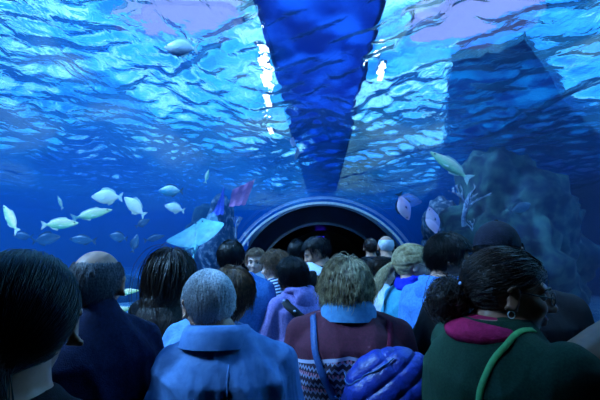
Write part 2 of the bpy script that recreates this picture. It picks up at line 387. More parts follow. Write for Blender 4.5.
# ---------------------------------------------------------------- tubes and ribbons
def tube(name, pts, r, m, parent=None, closed=False, seg=8):
    n = len(pts); v, f = [], []
    for i, p in enumerate(pts):
        p = Vector(p); a = Vector(pts[(i-1) % n if closed else max(0, i-1)]); b = Vector(pts[(i+1) % n if closed else min(n-1, i+1)])
        q = (b-a).to_track_quat('Z', 'Y').to_matrix(); rr = r[i] if isinstance(r, (list, tuple)) else r
        for k in range(seg):
            t = 2*math.pi*k/seg; v.append(p+q @ Vector((rr*math.cos(t), rr*math.sin(t), 0)))
    for i in range(n if closed else n-1):
        j = (i+1) % n
        for k in range(seg):
            l = (k+1) % seg; f.append((i*seg+k, i*seg+l, j*seg+l, j*seg+k))
    if not closed: f.append(tuple(range(seg))[::-1]); f.append(tuple((n-1)*seg+k for k in range(seg)))
    return pydata(name, v, f, m, parent)
def smooth_path(pts, n=40):
    P = [Vector(p) for p in pts]; P = [2*P[0]-P[1]]+P+[2*P[-1]-P[-2]]; out = []; m = len(P)-3
    for i in range(n):
        t = i/(n-1)*m; k = min(int(t), m-1); u = t-k; a, b, c, d = P[k:k+4]
        out.append(.5*((2*b)+(c-a)*u+(2*a-5*b+4*c-d)*u*u+(3*b-a-3*c+d)*u**3))
    return out
from mathutils.bvhtree import BVHTree
def strap(name, pts, meshes, width, m, parent, thick=.003, lift=.002, n=44):
    """a flat band lying on the clothes"""
    bv = []
    for me in meshes: bv.append(BVHTree.FromPolygons([x.co.copy() for x in me.vertices], [tuple(p.vertices) for p in me.polygons]))
    P = []; Nn = []
    for p in smooth_path(pts, n):
        best = min((b.find_nearest(p) for b in bv), key=lambda h: h[3]); out = p-best[0]
        nn = best[1]; P.append(best[0]+nn*lift); Nn.append(nn)
    for _ in range(3):
        P = [P[0]]+[(P[i-1]+2*P[i]+P[i+1])/4 for i in range(1, n-1)]+[P[-1]]; Nn = [Nn[0]]+[(Nn[i-1]+Nn[i]+Nn[i+1]).normalized() for i in range(1, n-1)]+[Nn[-1]]
    v, f = [], []
    for i in range(n):
        t = (P[min(i+1, n-1)]-P[max(i-1, 0)]).normalized(); s = t.cross(Nn[i]).normalized()*width/2; u = Nn[i]*thick
        v += [P[i]-s, P[i]+s, P[i]+s+u, P[i]-s+u]
    for i in range(n-1):
        for k in range(4): l = (k+1) % 4; f.append((4*i+k, 4*i+l, 4*i+4+l, 4*i+4+k))
    f += [(3, 2, 1, 0), (4*n-4, 4*n-3, 4*n-2, 4*n-1)]
    return pydata(name, v, f, m, parent), P, Nn
# ---------------------------------------------------------------- the figure
def hand(s, w, d, side, H, curl=.5):
    """palm and five fingers; w wrist, d pointing direction, side +1 right / -1 left"""
    d = Vector(d).normalized(); up = Vector((0, 0, 1)); 
    if abs(d.z) > .8: up = Vector((0, 1, 0))
    a = d.cross(up).normalized(); b = a.cross(d).normalized()      # a across palm, b back of hand
    palm = w+d*.05
    rot = Matrix((a, d, b)).transposed()
    s.ell(palm, (.04, .05, .017), rot)
    for i, (o, l) in enumerate(((-.030, .065), (-.010, .075), (.010, .072), (.029, .056))):
        p0 = w+d*.085+a*o; p1 = p0+(d*math.cos(curl*.6)-b*math.sin(curl*.6))*l*.45; p2 = p1+(d*math.cos(curl*1.6)-b*math.sin(curl*1.6))*l*.32; p3 = p2+(d*math.cos(curl*2.3)-b*math.sin(curl*2.3))*l*.25
        s.limb([p0-d*.02, p1, p2, p3], [.0095, .009, .008, .007], nu=8)
    t0 = w+d*.02-a*side*.03; s.limb([t0, t0-a*side*.03+d*.025-b*.012, t0-a*side*.04+d*.055-b*.02], [.013, .011, .009], nu=8)
def person(label, pos, H, yaw=0, head=(0, 0, 0), skin='mid', build=1.0, lean=(0, 0), arms=None, top=None, topname='jacket', topmat=None, loose=.022, sleeve=1.0, hem=.47,
           trouser=None, hair=None, voxel=.012, fold=.0045, face=True, seed=1, hand_curl=.5, cloth_voxel=None, neckrise=0.0, headoff=(0, .02), sink=.025):
    root = empty('person', (pos[0], pos[1], 0), yaw, label=label, cat='person', group=None)
    HT = H; H = H+sink; k = H/1.7; b = build; s = Shape(); lx, ly = lean
    sh = .166*b*k; hz = .50*H
    def L_(z): # lean of the trunk
        t = max(0, (z-hz)/(.33*H)); return Vector((lx*t, ly*t, 0))
    SR = [(.455, .15, .10), (.50, .172, .122), (.54, .17, .122), (.60, .150, .108), (.66, .156, .114), (.73, .172, .122), (.785, .174, .116), (.815, .142, .100), (.842, .098, .080), (.868, .062, .062)]
    def torso(S, t, z0=.455):
        rings = []
        for z, rx, ry in SR:
            if z < z0-1e-6: continue
            q = L_(z*H); tt = t*(1 if z < .80 else .7 if z < .83 else .45); rings.append((q.x, q.y-.01, z*H, rx*b*k+tt, ry*b*k+tt))
        S.loft(rings)
    torso(s, 0)
    sho = {g: Vector((g*sh, -.005, .803*H))+L_(.803*H) for g in (-1, 1)}
    default = {g: (Vector((g*(sh+.05), -.03, .62*H))+L_(.62*H), Vector((g*(sh+.045), .06, .47*H))) for g in (-1, 1)}
    arms = arms or {}; AR = {}; nb0 = Vector((0, -.01, .853*H))+L_(.85*H)
    for g in (-1, 1):
        e, w = arms.get(g, default[g]); e, w = Vector(e), Vector(w)
        if g in arms: e = sho[g]+e; w = e+w
        AR[g] = (e, w)
        s.limb([sho[g], sho[g].lerp(e, .5), e, e.lerp(w, .35), w], [.050*b*k, .046*b*k, .038*b*k, .038*b*k, .026*k]); s.limb([nb0+V(g*.03, 0, -.012), sho[g]], [.045*k, .046*b*k])
        hand(s, w, (w-e), g, H, hand_curl)
        kn = Vector((g*.10, .015, .28*H)); an = Vector((g*.11, -.02, .05*H)); hp = Vector((g*.085*b, 0, .48*H))
        s.limb([hp, kn, kn.lerp(an, .35)+V(0, -.015, 0), an], [.088*b*k, .055*b*k, .055*b*k, .035*k]); s.limb([an, V(an.x, .11, .03)], [.035*k, .03*k])
    # head
    nb = Vector((0, -.01, .853*H))+L_(.85*H); hs = k**.35
    hc = nb+Vector((headoff[0], .015+headoff[1], 0)) ; hc.z = HT-.115*hs
    hr = Matrix.Rotation(head[0], 3, 'Z') @ Matrix.Rotation(head[1], 3, 'X') @ Matrix.Rotation(head[2], 3, 'Y')
    HM = Matrix.Translation(hc) @ hr.to_4x4() @ Matrix.Scale(hs, 4)
    h = Shape()
    h.ell((0, -.012, .03), (.075, .095, .085), nu=24, nv=16).ell((0, .028, -.018), (.061, .064, .082), nu=20, nv=14).ell((0, .034, -.072), (.044, .046, .04)).ball((0, .064, -.092), .019)
    h.limb([(0, .088, .018), (0, .104, -.008), (0, .111, -.022)], [.009, .010, .0125]).ball((.012, .100, -.026), .0085).ball((-.012, .100, -.026), .0085)
    h.limb([(-.038, .074, .027), (0, .086, .030), (.038, .074, .027)], [.010, .0105, .010])
    for g in (-1, 1):
        h.ball((g*.036, .062, -.022), .027)
        er = Matrix.Rotation(g*.35, 3, 'Z') @ Matrix.Rotation(-.2, 3, 'X')
        pts = [Vector((g*.079, -.008, -.002))+er @ Vector((g*.010, .018*math.cos(t), .031*math.sin(t)-.0)) for t in np.linspace(-2.2, 2.6, 12)]
        h.limb(pts, [.0065]+[.005]*11, nu=8); h.ell((g*.079, -.004, -.004), (.006, .014, .026), er)
        h.ball((g*.074, .006, -.030), .008)
    h.ell((0, .090, -.050), (.021, .011, .006)).ell((0, .087, -.063), (.018, .012, .0075))
    o = len(s.v); s.v += [HM @ p for p in h.v]; s.f += [tuple(a+o for a in q) for q in h.f]
    s.limb([nb+V(0, 0, -.04), HM @ Vector((0, -.022, -.055))], [.066*k*b**.5, .056*k*b**.5])
    HI = HM.inverted()
    def sock(co, no):
        c4 = np.c_[co, np.ones(len(co))] @ np.array(HI).T; q = c4[:, :3]; out = co.copy()
        for g in (-1, 1):
            dd = q-np.array([g*.031, .088, .008]); r = np.sqrt((dd[:,0]/.019)**2+(dd[:,1]/.03)**2+(dd[:,2]/.011)**2)
            out -= no*(.009*np.clip(1-r, 0, 1)**.6)[:,None]
        dd = q-np.array([0, .1, -.0565]); r = (dd[:,0]/.022)**2+(dd[:,1]/.03)**2+(dd[:,2]/.002)**2
        return out - no*(.004*np.clip(1-r, 0, 1))[:,None]
    me = s.melt('body', voxel, 2, sock); link('body', me, SKIN[skin], root)
    if face:
        for g in (-1, 1):
            e = Shape()  .ball((0, 0, 0), .0105, nu=14, nv=10); p = pydata('eye', [HM @ (q+Vector((g*.031, .0755, .008))) for q in e.v], e.f, EYE, root)
            i = Shape().ell((g*.031, .0842, .007), (.0055, .0025, .0055)); pydata('iris', [HM @ q for q in i.v], i.f, IRIS, p)
            pts = [HM @ Vector((g*x, y, z)) for x, y, z in ((.014, .096, .027), (.03, .092, .033), (.048, .078, .027))]
            tube('eyebrow', smooth_path(pts, 8), [.002, .003, .0035, .0035, .003, .003, .002, .001], HAIR[(hair or {}).get('col', 'dark')], root)
    # clothes
    c = Shape(); t = loose; torso(c, t, hem if hem > .455 else .455)
    if hem < .455:
        c.loft([(0, 0, hem*H, .165*b*k+t*1.6, .125*b*k+t*1.6), (0, 0, .50*H, .172*b*k+t*1.2, .122*b*k+t*1.2)])
    for g in (-1, 1):
        e, w = AR[g]; q = sleeve
        if q >= .99: pts = [sho[g], sho[g].lerp(e, .5), e, e.lerp(w, .5), e.lerp(w, .96)]; rr = [.050*b*k+t*.5, .048*b*k+t*.7, .042*b*k+t*.7, .04*b*k+t*.6, .032*b*k+t*.5]
        else: pts = [sho[g], sho[g].lerp(e, .5*q*1.6), sho[g].lerp(e, min(1, q*1.6))]; rr = [.050*b*k+t*.5, .048*b*k+t*.7, .046*b*k+t]
        c.limb(pts, rr); c.limb([nb0+V(g*.03, -.004, -.022), sho[g]], [.045*k+t*.5, .046*b*k+t*.5])
    if neckrise: c.limb([nb+V(0, -.005, -.05), nb+V(0, .0, neckrise)], [.085*k, .066*k])
    me2 = c.melt(topname, cloth_voxel or voxel, 7, folds(fold, seed, .80*H, .45*H)); tp = link(topname, me2, topmat, root)
    c = Shape(); c.loft([(0, 0, .44*H, .165*b*k+.012, .12*b*k+.012), (0, 0, .50*H, .174*b*k+.012, .124*b*k+.012), (0, 0, .56*H, .165*b*k+.008, .12*b*k+.008)])
    for g in (-1, 1):
        c.limb([(g*.085*b, 0, .48*H), (g*.10, .015, .28*H), (g*.11, -.02, .055*H)], [.10*b*k, .072*b*k, .055*k])
        sm = Shape(); sm.ell((g*.11, .04, .035), (.048, .14, .032)).ell((g*.11, -.04, .055), (.042, .055, .052))
        link('shoe', sm.melt('shoe', .012, 2), SHOE, root)
    link('trousers', c.melt('trousers', .016, 3, folds(.004, seed+5, .9, .1)), trouser or mat('dark_denim', '#1a2438', '#121a2a', rough=.9, scale=60), root)
    if hair:
        hh = dict(hair); col = hh.pop('col'); st = hh.pop('style', 'short'); bun = hh.pop('bun', None); bd = hh.pop('drape', False)
        if bd: hh['body'] = [((0, -.03, -.36), (.185*b*k+t, .175*b*k+t, .28)), ((0, -.03, -.16), (.12+t, .11+t, .09))]
        ho = make_hair(st, seed, HAIR[col], root, **hh); ho.data.transform(HM)
        if bun: bo = bun_mesh(bun[0], bun[1], seed, HAIR[col], ho); bo.data.transform(HM)
    root_info = dict(root=root, HM=HM, top=tp, mesh=me2, body=me, nb=nb, sho=sho, AR=AR, H=H, k=k)
    return root_info
def spectacles(P, parent=None):
    HM = P['HM']; root = P['root']; v = []
    def ring(g): return [HM @ Vector((g*.033+.021*math.cos(t), .101-.10*max(0, abs(g*.033+.021*math.cos(t))-.03)**1.0*.6, .006+.0165*math.sin(t))) for t in np.linspace(0, 2*math.pi, 18, endpoint=False)]
    g1 = tube('glasses', smooth_path([HM @ Vector(p) for p in ((-.012, .104, .008), (0, .107, .011), (.012, .104, .008))], 6), .0014, FRAME, root, seg=6)
    for g in (-1, 1):
        rr = ring(g); tube('rim', rr, .0015, FRAME, g1, closed=True, seg=6)
        c = sum(rr, Vector())/len(rr); n = len(rr); a = HM.to_3x3() @ Vector((0, .0008, 0))
        pydata('lens', [p-a for p in rr]+[p+a for p in rr], [tuple(range(n)), tuple(range(2*n-1, n-1, -1))]+[(i, (i+1) % n, n+(i+1) % n, n+i) for i in range(n)], LENS, g1, False)
        tube('temple', smooth_path([HM @ Vector((g*x, y, z)) for x, y, z in ((.054, .098, .010), (.074, .06, .012), (.080, .01, .016), (.080, -.012, .0))], 14), .0016, FRAME, g1, seg=6)
def collar_mesh(P, m, name='collar', r=.075, h=.05, flare=.018, tilt=.02, parent=None, thick=.005, off=(0, 0, 0), open_front=.5):
    nb = P['nb']+Vector(off); n = 40; v, f = [], []
    for j, (z, rr) in enumerate(((-.012, r+flare*.9), (h*.45, r), (h, r+.004), (h-.002, r+.012+thick), (h*.4, r+flare+.012+thick), (-.032, r+flare*2.2+.012))):
        for i in range(n+1):
            t = math.pi*1.5+(i/n-.5)*(2*math.pi-open_front)
            v.append(nb+Vector((rr*math.cos(t), rr*.95*math.sin(t), z+(-tilt*math.sin(t)))))
    for j in range(5):
        for i in range(n): a = j*(n+1)+i; f.append((a, a+1, a+n+2, a+n+1))
    o = pydata(name, v, f, m, parent or P['top']); return o
def hood_mesh(P, m, parent=None, s=1.0):
    nb = P['nb']; h = Shape(); 
    pts = [nb+Vector((.095*s*math.cos(t), -.005+.085*s*math.sin(t), .0-.03*math.sin(t)*0+(-.02 if math.sin(t) > 0 else .012))) for t in np.linspace(0, 2*math.pi, 20)]
    h.limb(pts, [.026]*20, nu=10); h.ell(nb+V(0, -.10*s, -.05), (.10*s, .035, .075)).ell(nb+V(0, -.085*s, -.02), (.095*s, .035, .04))
    return link('hood', h.melt('hood', .009, 4, folds(.006, 77, 9, 0)), m, parent or P['top'])
SUN_E = 50
# ---- above the water: sheets and panels added to shape the light, and lamps
def sheet_mat(name, c, c2):
    m = mat(name, c, c2, rough=.6, scale=1.3, detail=6, lo=.42, hi=.6); nt = m.node_tree; N, L = nt.nodes, nt.links; b = N['Principled BSDF']
    t = N.new('ShaderNodeBsdfTranslucent'); mx = N.new('ShaderNodeMixShader'); mx.inputs[0].default_value = .75
    L.new(b.inputs['Base Color'].links[0].from_socket, t.inputs['Color']); L.new(b.outputs[0], mx.inputs[1]); L.new(t.outputs[0], mx.inputs[2]); L.new(mx.outputs[0], N['Material Output'].inputs[0]); return m
blocker_mat = sheet_mat('blue_blocker_sheet', '#4c80bc', '#1e4488'); housing = mat('dark_housing', '#2a3b55', '#1f2c42', rough=.8)
def slab(name, poly, z0, z1, m, parent=None, kind=None):
    n = len(poly); v = [(x, y, z0) for x, y in poly]+[(x, y, z1) for x, y in poly]
    return pydata(name, v, [tuple(range(n))[::-1], tuple(range(n, 2*n))]+[(i, (i+1) % n, n+(i+1) % n, n+i) for i in range(n)], m, parent, False)
e = empty('midline_blocker', (.1, 0, 5.1), label='long blue sheet added as light walkway over the water above the middle of the tunnel', cat='blocker')  # added sheet, holds back sky light to make the dark middle band
slab('blocker_sheet', [(-1.0, WY0), (.8, WY0), (.8, WY1), (-1.0, WY1)], 0, .05, blocker_mat, e)
for x in (-1.02, .75): box('blocker_edge', (x, WY0, -.06), (x+.05, WY1, .05), blocker_mat, e)
e = empty('right_blocker', (0, 0, 5.1), label='broad blue sheet added as cover over the water on the right side', cat='shade')  # added sheet, outlined to darken the right part of the surface
cvp = []
cpts = [(8.5, WY1), (6.8, 24), (3.6, 11.7), (2.5, 7.4), (3.5, 6.7), (4.6, 8.0), (5.8, 9.6), (8.9, 12.9), (WX1, 14.5)]
for (x0, y0), (x1, y1) in zip(cpts[:-1], cpts[1:]):
    kk = 14 if y0 > 20 else 8
    for i in range(kk):
        t = i/kk; j = .22*noise.noise(Vector((x0+t*(x1-x0), y0+t*(y1-y0), 3))*1.7)+.12*noise.noise(Vector((x0+t*(x1-x0), y0+t*(y1-y0), 9))*5); cvp.append((x0+t*(x1-x0)+j, y0+t*(y1-y0)+j*1.5))
cvp += [(WX1, 14.5), (WX1, WY1)]
slab('right_sheet', cvp[::-1], 0, .05, sheet_mat('rock_reflection_blue', '#3c98b0', '#0f3a74'), e)  # mottled colour imitates the rocks reflected in the surface
w = bpy.data.worlds.new('world'); sc.world = w; w.use_nodes = True
wn, wl = w.node_tree.nodes, w.node_tree.links; bg = wn['Background']; bg.inputs[1].default_value = 3.3
wt = wn.new('ShaderNodeTexCoord'); wm = wn.new('ShaderNodeMapping'); wm.inputs['Scale'].default_value = (1, 1, 2.2); wz = wn.new('ShaderNodeTexNoise'); wz.inputs['Scale'].default_value = 4.2; wz.inputs['Detail'].default_value = 2
wr = wn.new('ShaderNodeValToRGB'); wl.new(wt.outputs['Generated'], wm.inputs[0]); wl.new(wm.outputs[0], wz.inputs['Vector']); wl.new(wz.outputs['Fac'], wr.inputs[0]); wl.new(wr.outputs[0], bg.inputs[0])
we = wr.color_ramp.elements; we[0].position = .34; we[0].color = (.01, .16, .75, 1); we[1].position = .64; we[1].color = (.42, .93, 1, 1); k_ = we.new(.48); k_.color = (.04, .42, 1, 1)
sd = bpy.data.lights.new('skylight_sun', 'SUN'); so = bpy.data.objects.new('skylight_sun', sd); COL.objects.link(so)
sd.energy = SUN_E; sd.color = (.30, .60, 1.0); sd.angle = R(12); so.rotation_euler = Vector((-1, -.2, .95)).to_track_quat('Z', 'Y').to_euler()
lamp = emit_material('lamp_glow', '#ffffff', 26); lilacg = emit_material('lilac_glow', '#a4b0ff', 1.9)
def hung_lamp(x, y, z, lx, ly, m, label, g=None):
    e = empty('work_lamp', (x, y, z), label=label, cat='lamp', group=g)
    box('lamp_tube', (-lx, -ly, 0), (lx, ly, .05), m, e); box('lamp_housing', (-lx-.05, -ly-.05, .05), (lx+.05, ly+.05, .14), housing, e)
for (x, y, l) in ((-1.22, 7.9, .12), (-1.3, 8.9, .3), (-1.42, 10.2, .4), (-1.7, 13.0, .3)): hung_lamp(x, y, 5.5, .07, l, lamp, 'white work lamp hung over the water left of the walkway', 'work lamps')
hung_lamp(1.35, 8.8, 5.5, .05, .2, lamp, 'small white work lamp over the water right of the walkway')
def glare(x, y, rx, ry, seed, label):
    e = empty('glare_panel', (x, y, 5.6), label=label, cat='glare'); P_ = []  # added glowing panel, wavy outline shapes the lilac glare on the water
    for i in range(48):
        t = 2*math.pi*i/48; r = 1+.35*noise.noise(Vector((math.cos(t)*1.3, math.sin(t)*1.3, seed)))+.16*noise.noise(Vector((math.cos(t)*4, math.sin(t)*4, seed))); P_.append((rx*r*math.cos(t), ry*r*math.sin(t)))
    slab('panel_face', P_, 0, .04, lilacg, e); slab('panel_rim', [(a*1.03, b*1.03) for a, b in P_], .041, .12, housing, e)
glare(-2.55, 6.7, 1.2, .62, 1.5, 'soft lilac panel added as skylight over the water at the upper left')
glare(2.55, 6.9, 1.1, .85, 4.5, 'soft lilac panel added as skylight over the water at the upper right')
fl = bpy.data.lights.new('added_fish_spot', 'SPOT'); fo = bpy.data.objects.new('added_fish_spot', fl); COL.objects.link(fo)  # spot added out of view to brighten the fish
fl.energy = 1500; fl.color = (.75, 1.0, .95); fl.spot_size = R(58); fl.spot_blend = .8; fl.shadow_soft_size = .15
fo.location = (-4.2, 2.2, .8); fo.rotation_euler = (Vector((-4.2, 2.2, .8))-Vector((-4.6, 8.6, 2.6))).to_track_quat('Z', 'Y').to_euler()
# ---- rocks and coral in the tank
def rock(name, c, r, seed, m, label=None, cat='rock', rough=.35, res=5, flat=None, parent=None, freq=1.0):
    bm = bmesh.new(); bmesh.ops.create_icosphere(bm, subdivisions=res, radius=1)
    o = Vector((seed*3.1, seed*1.7, 0))
    for v in bm.verts:
        n = v.co.normalized(); p = Vector((n.x*r[0], n.y*r[1], n.z*r[2]))
        h = noise.fractal(p*freq*1.1+o, .9, 2.1, 5)*rough+noise.noise(p*freq*4+o)*rough*.3
        v.co = p+Vector((n.x, n.y, n.z))*h*min(r)
        if flat is not None and v.co.z < flat: v.co.z = flat
    me = bpy.data.meshes.new(name); bm.to_mesh(me); bm.free(); ob = link(name, me, m, parent); ob.location = c
    if not parent: tag(ob, label, cat)
    return ob
rk = mat('reef_rock', '#3c6058', '#0f2036', rough=.95, scale=3.5, detail=8, bump=1, bscale=9, lo=.4, hi=.62)
rk2 = mat('crusted_rock', '#a3a7b5', '#2b3d4c', rough=.95, scale=5, detail=9, bump=1, bscale=14, lo=.48, hi=.66)
G0 = WZ0
for c, r, sd, m, l in (((4.9, 11.0, 1.4), (1.5, 1.7, 2.9), 1, rk, 'tall dark green reef rock rising beside the tunnel on the right'),
                    ((6.7, 13.4, 1.0), (1.6, 1.6, 2.5), 2, rk, 'broad dark reef rock behind the capped man'),
                    ((4.4, 14.6, 1.2), (.8, 1.2, 2.3), 3, rk2, 'pale crusted rock spire just right of the arch ring'),
                    ((-4.0, 15.6, 1.1), (.62, 1.2, 2.6), 4, rk2, 'slim crusted rock pillar left of the arch ring'),
                    ((-5.4, 18.6, .8), (1.0, 1.4, 2.7), 8, rk, 'dark rock outcrop behind the crusted pillar on the left')):
    rock('reef_rock', c, r, sd, m, l)
for i in range(9):
    x = -8.5-1.6*i+.5*math.sin(i*3); y = 17+3*math.sin(i*1.9)+i*.35
    if x < WX0+1: break
    rock('boulder', (x, y, G0+.2), (.9+.3*math.sin(i*2.2), .8, .75+.25*math.sin(i*4)), 20+i, rk, ['low rounded boulder on the sand nearest the tunnel on the left', 'second low boulder from the tunnel on the left sand', 'third low boulder from the tunnel on the left sand', 'fourth low boulder from the tunnel on the left sand', 'fifth low boulder from the tunnel on the left sand', 'sixth low boulder from the tunnel on the left sand', 'seventh low boulder from the tunnel on the left sand', 'eighth low boulder from the tunnel on the left sand', 'ninth low boulder from the tunnel on the left sand'][i], 'rock', res=4)
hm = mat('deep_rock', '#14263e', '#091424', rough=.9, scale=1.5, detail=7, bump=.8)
v, f = [], []; n = 60
for j, (yy, rr) in enumerate(((YP+.25, 3.22), (YP+.6, 3.3), (YP+1.6, 3.5), (YP+5, 3.7), (YEND+.2, 3.6))):
    for i in range(n+1):
        t = math.pi*i/n; q = rr+(.16*noise.fractal(Vector((math.cos(t)*3, yy, math.sin(t)*3)), .9, 2, 4) if j else 0); v.append((q*math.cos(t), yy, q*math.sin(t)))
for j in range(4):
    for i in range(n): f.append((j*(n+1)+i, j*(n+1)+i+1, (j+1)*(n+1)+i+1, (j+1)*(n+1)+i))
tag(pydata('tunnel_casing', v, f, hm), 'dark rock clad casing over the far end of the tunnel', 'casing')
# violet exit lamp deep in the tunnel
e = empty('exit_lamp', (-.1, YEND-.1, 2.15), label='tiny violet lamp glowing deep inside the dark tunnel mouth', cat='lamp')
box('lamp_glass', (-.22, -.05, -.1), (.22, .05, .1), emit_material('violet_glow', '#3a22ff', 1.6), e, .02); box('lamp_back', (-.26, .05, -.14), (.26, .14, .14), housing, e)
def fan(px, py, Y, w, h, m, name, label, tilt, seed, pts=None):
    """stiff sea fan: ribbed plate with real thickness"""
    c = at(px, py, Y); nU, nV = 14, 18; v, f = [], []
    pts = pts or [(-.5, -.5), (.12, -.42), (.5, .5), (-.36, .12)]
    for s in (0, 1):
        for i in range(nU+1):
            for j in range(nV+1):
                u, t = i/nU, j/nV; a = Vector(pts[0]).lerp(Vector(pts[1]), u); b = Vector(pts[3]).lerp(Vector(pts[2]), u); p = a.lerp(b, t)
                wob = .02*math.sin(t*23+seed)+.015*math.sin(u*19)
                v.append((w*(p.x+.5*wob), (.05*math.sin(u*15)+.1*math.sin(t*5))*.5+s*.02, h*(p.y+wob)))
    N1 = (nU+1)*(nV+1)
    for i in range(nU):
        for j in range(nV):
            a = i*(nV+1)+j; q = (a, a+nV+1, a+nV+2, a+1); f.append(q); f.append(tuple(x+N1 for x in q[::-1]))
    o = pydata(name, v, f, m); o.location = c; o.rotation_euler = (0, 0, tilt); return tag(o, label, 'coral')
pinkc = mat('pink_sea_fan', '#ff9cc4', '#d878ac', rough=.8, scale=6, bump=.5); violc = mat('violet_sea_fan', '#9090ff', '#5f66e8', rough=.8, scale=6, bump=.5)
fan(242, 193, 14.3, .95, 1.05, pinkc, 'sea_fan', 'upright pink sea fan on the pillar left of the arch', .1, 1)
fan(217, 201, 14.6, .55, 1.15, violc, 'sea_fan', 'slim blue violet sea fan standing left of the pink one', -.1, 2, [(-.5, -.5), (.45, -.45), (.5, .5), (.25, .1)])
def branch_coral(px, py, Y, h, seed, m, label, spread=.35, n=9):
    c = at(px, py, Y); rs = random.Random(seed); s = Shape()
    def grow(p, d, l, r, k):
        q = p+d*l; s.limb([p, q], [r, r*.72], nu=7)
        if k:
            for _ in range(2+(rs.random() < .5)): grow(q, (d+Vector((rs.uniform(-1, 1), rs.uniform(-1, 1), rs.uniform(-.3, .7)))*spread*1.8).normalized(), l*.78, r*.72, k-1)
    grow(Vector((0, 0, -h*.5)), Vector((0, 0, 1)), h*.3, h*.05, 4)
    o = link('branch_coral', s.melt('branch_coral', h*.018, 1), m); o.location = c; return tag(o, label, 'coral')
palec = mat('pale_coral', '#b9c4d8', '#7b8aa8', rough=.9, scale=12)
branch_coral(236, 226, 13.8, .8, 3, palec, 'pale branching coral below the pink sea fan')
branch_coral(248, 238, 13.6, .5, 4, palec, 'small pale branching coral close beside the arch ring')
branch_coral(463, 205, 10.2, 1.5, 5, palec, 'tall pale branching coral above the dark haired young man', .5)
branch_coral(478, 232, 9.8, .9, 6, palec, 'pale branching coral directly left of the cap', .5)
branch_coral(520, 262, 8.6, .55, 7, mat('bright_coral', '#dfe6f0', '#a9b9cc', rough=.9), 'bright stubby coral just right of the cap', .6)
# ---- fish
def fin_plate(name, pts, m, parent, th=.006):
    n = len(pts); v = [Vector((x, -th/2, z)) for x, z in pts]+[Vector((x, th/2, z)) for x, z in pts]
    return pydata(name, v, [tuple(range(n)), tuple(range(2*n-1, n-1, -1))]+[(i, n+i, n+(i+1) % n, (i+1) % n) for i in range(n)], m, parent, False)
def make_fish(label, hr, body, fins, deep=.5, name='fish'):
    """unit-length fish heading +X; hr body height over length"""
    e = empty(name, (0, 0, 0), label=label, cat='fish')
    prof = [(.5, .02), (.47, .16), (.42, .32), (.33, .55), (.2, .82), (.05, 1), (-.1, .95), (-.22, .72), (-.32, .42), (-.38, .24), (-.42, .17)]
    v, f = [], []; n = 18
    for x, r in prof:
        for k in range(n):
            t = 2*math.pi*k/n; v.append(Vector((x, math.cos(t)*r*hr*.5*.42, math.sin(t)*r*hr*.5*(1 if math.sin(t) > 0 else .92)+.0)))
    for j in range(len(prof)-1):
        for k in range(n): l = (k+1) % n; f.append((j*n+k, j*n+l, (j+1)*n+l, (j+1)*n+k))
    f.append(tuple(range(n))); f.append(tuple((len(prof)-1)*n+k for k in range(n))[::-1])
    pydata('body', v, f, body, e)
    fin_plate('tail_fin', [(-.40, .03), (-.46, .08), (-.56, .17*max(.8, hr*2)), (-.535, .06), (-.51, 0), (-.535, -.06), (-.56, -.17*max(.8, hr*2)), (-.46, -.08), (-.40, -.03)], fins, e, .012)
    h = hr*.5
    fin_plate('dorsal_fin', [(.22, h*.75), (.14, h*1.22), (-.02, h*1.28), (-.2, h*1.02), (-.3, h*.72), (-.31, h*.42), (-.1, h*.85)], fins, e, .012)
    fin_plate('anal_fin', [(-.06, -h*.8), (-.1, -h*1.15), (-.22, -h*.9), (-.3, -h*.55), (-.3, -h*.35)], fins, e, .012)
    for s in (-1, 1):
        p = fin_plate('pectoral_fin', [(.2, -.01), (.12, .035), (.0, .01), (-.03, -.05), (.07, -.06), (.17, -.05)], fins, e, .008); p.location = (0, s*hr*.2, -.02); p.rotation_euler = (s*.5, 0, s*-.35)
        b = Shape().ell((.385, s*hr*.5*.42*.52, hr*.07), (.02, .008, .02)); pydata('eye', b.v, b.f, IRIS_, e)
    return e
IRIS_ = mat('fish_eye', '#0c0f14', '#08090c', rough=.15)
def fishmat(name, top, mid, belly, hr):
    m = mat(name, mid, None, rough=.35, scale=14, spec=.6); nt = m.node_tree; N, L = nt.nodes, nt.links; b = N['Principled BSDF']
    tc = N.new('ShaderNodeTexCoord'); sp = N.new('ShaderNodeSeparateXYZ'); L.new(tc.outputs['Object'], sp.inputs[0]); mr = N.new('ShaderNodeMapRange'); mr.inputs[1].default_value = -hr*.5; mr.inputs[2].default_value = hr*.5; L.new(sp.outputs[2], mr.inputs[0])
    ns = N.new('ShaderNodeTexNoise'); ns.inputs['Scale'].default_value = 9; L.new(tc.outputs['Object'], ns.inputs['Vector']); ad = N.new('ShaderNodeMath'); ad.operation = 'MULTIPLY_ADD'; ad.inputs[1].default_value = .25; L.new(ns.outputs['Fac'], ad.inputs[0]); L.new(mr.outputs[0], ad.inputs[2])
    cr = N.new('ShaderNodeValToRGB'); L.new(ad.outputs[0], cr.inputs[0]); e = cr.color_ramp.elements; e[0].position = .25; e[0].color = rgb(belly); e[1].position = .95; e[1].color = rgb(top); k = e.new(.6); k.color = rgb(mid)
    L.new(cr.outputs[0], b.inputs['Base Color']); return m
silver = fishmat('silver_scales', '#ffffff', '#e6efe8', '#cfe3cf', .4); greenf = fishmat('green_gold_scales', '#fff1c9', '#b5e8b0', '#5fc49a', .3); dusk = fishmat('dusky_scales', '#2a4a63', '#35617c', '#4b83a0', .45); tealf = fishmat('teal_scales', '#e8f6ff', '#3f9fb8', '#2b7f98', .45)
pinkf = fishmat('pink_scales', '#ffd4e2', '#f2b4cf', '#b7a6e0', .5); fg = mat('pale_fin', '#cfe6dc', '#a6cbbf', rough=.5); fd = mat('dusky_fin', '#2a5068', '#1e3d52', rough=.5); piebald = fishmat('black_and_white_scales', '#ffffff', '#f4f6fa', '#14203a', .5)
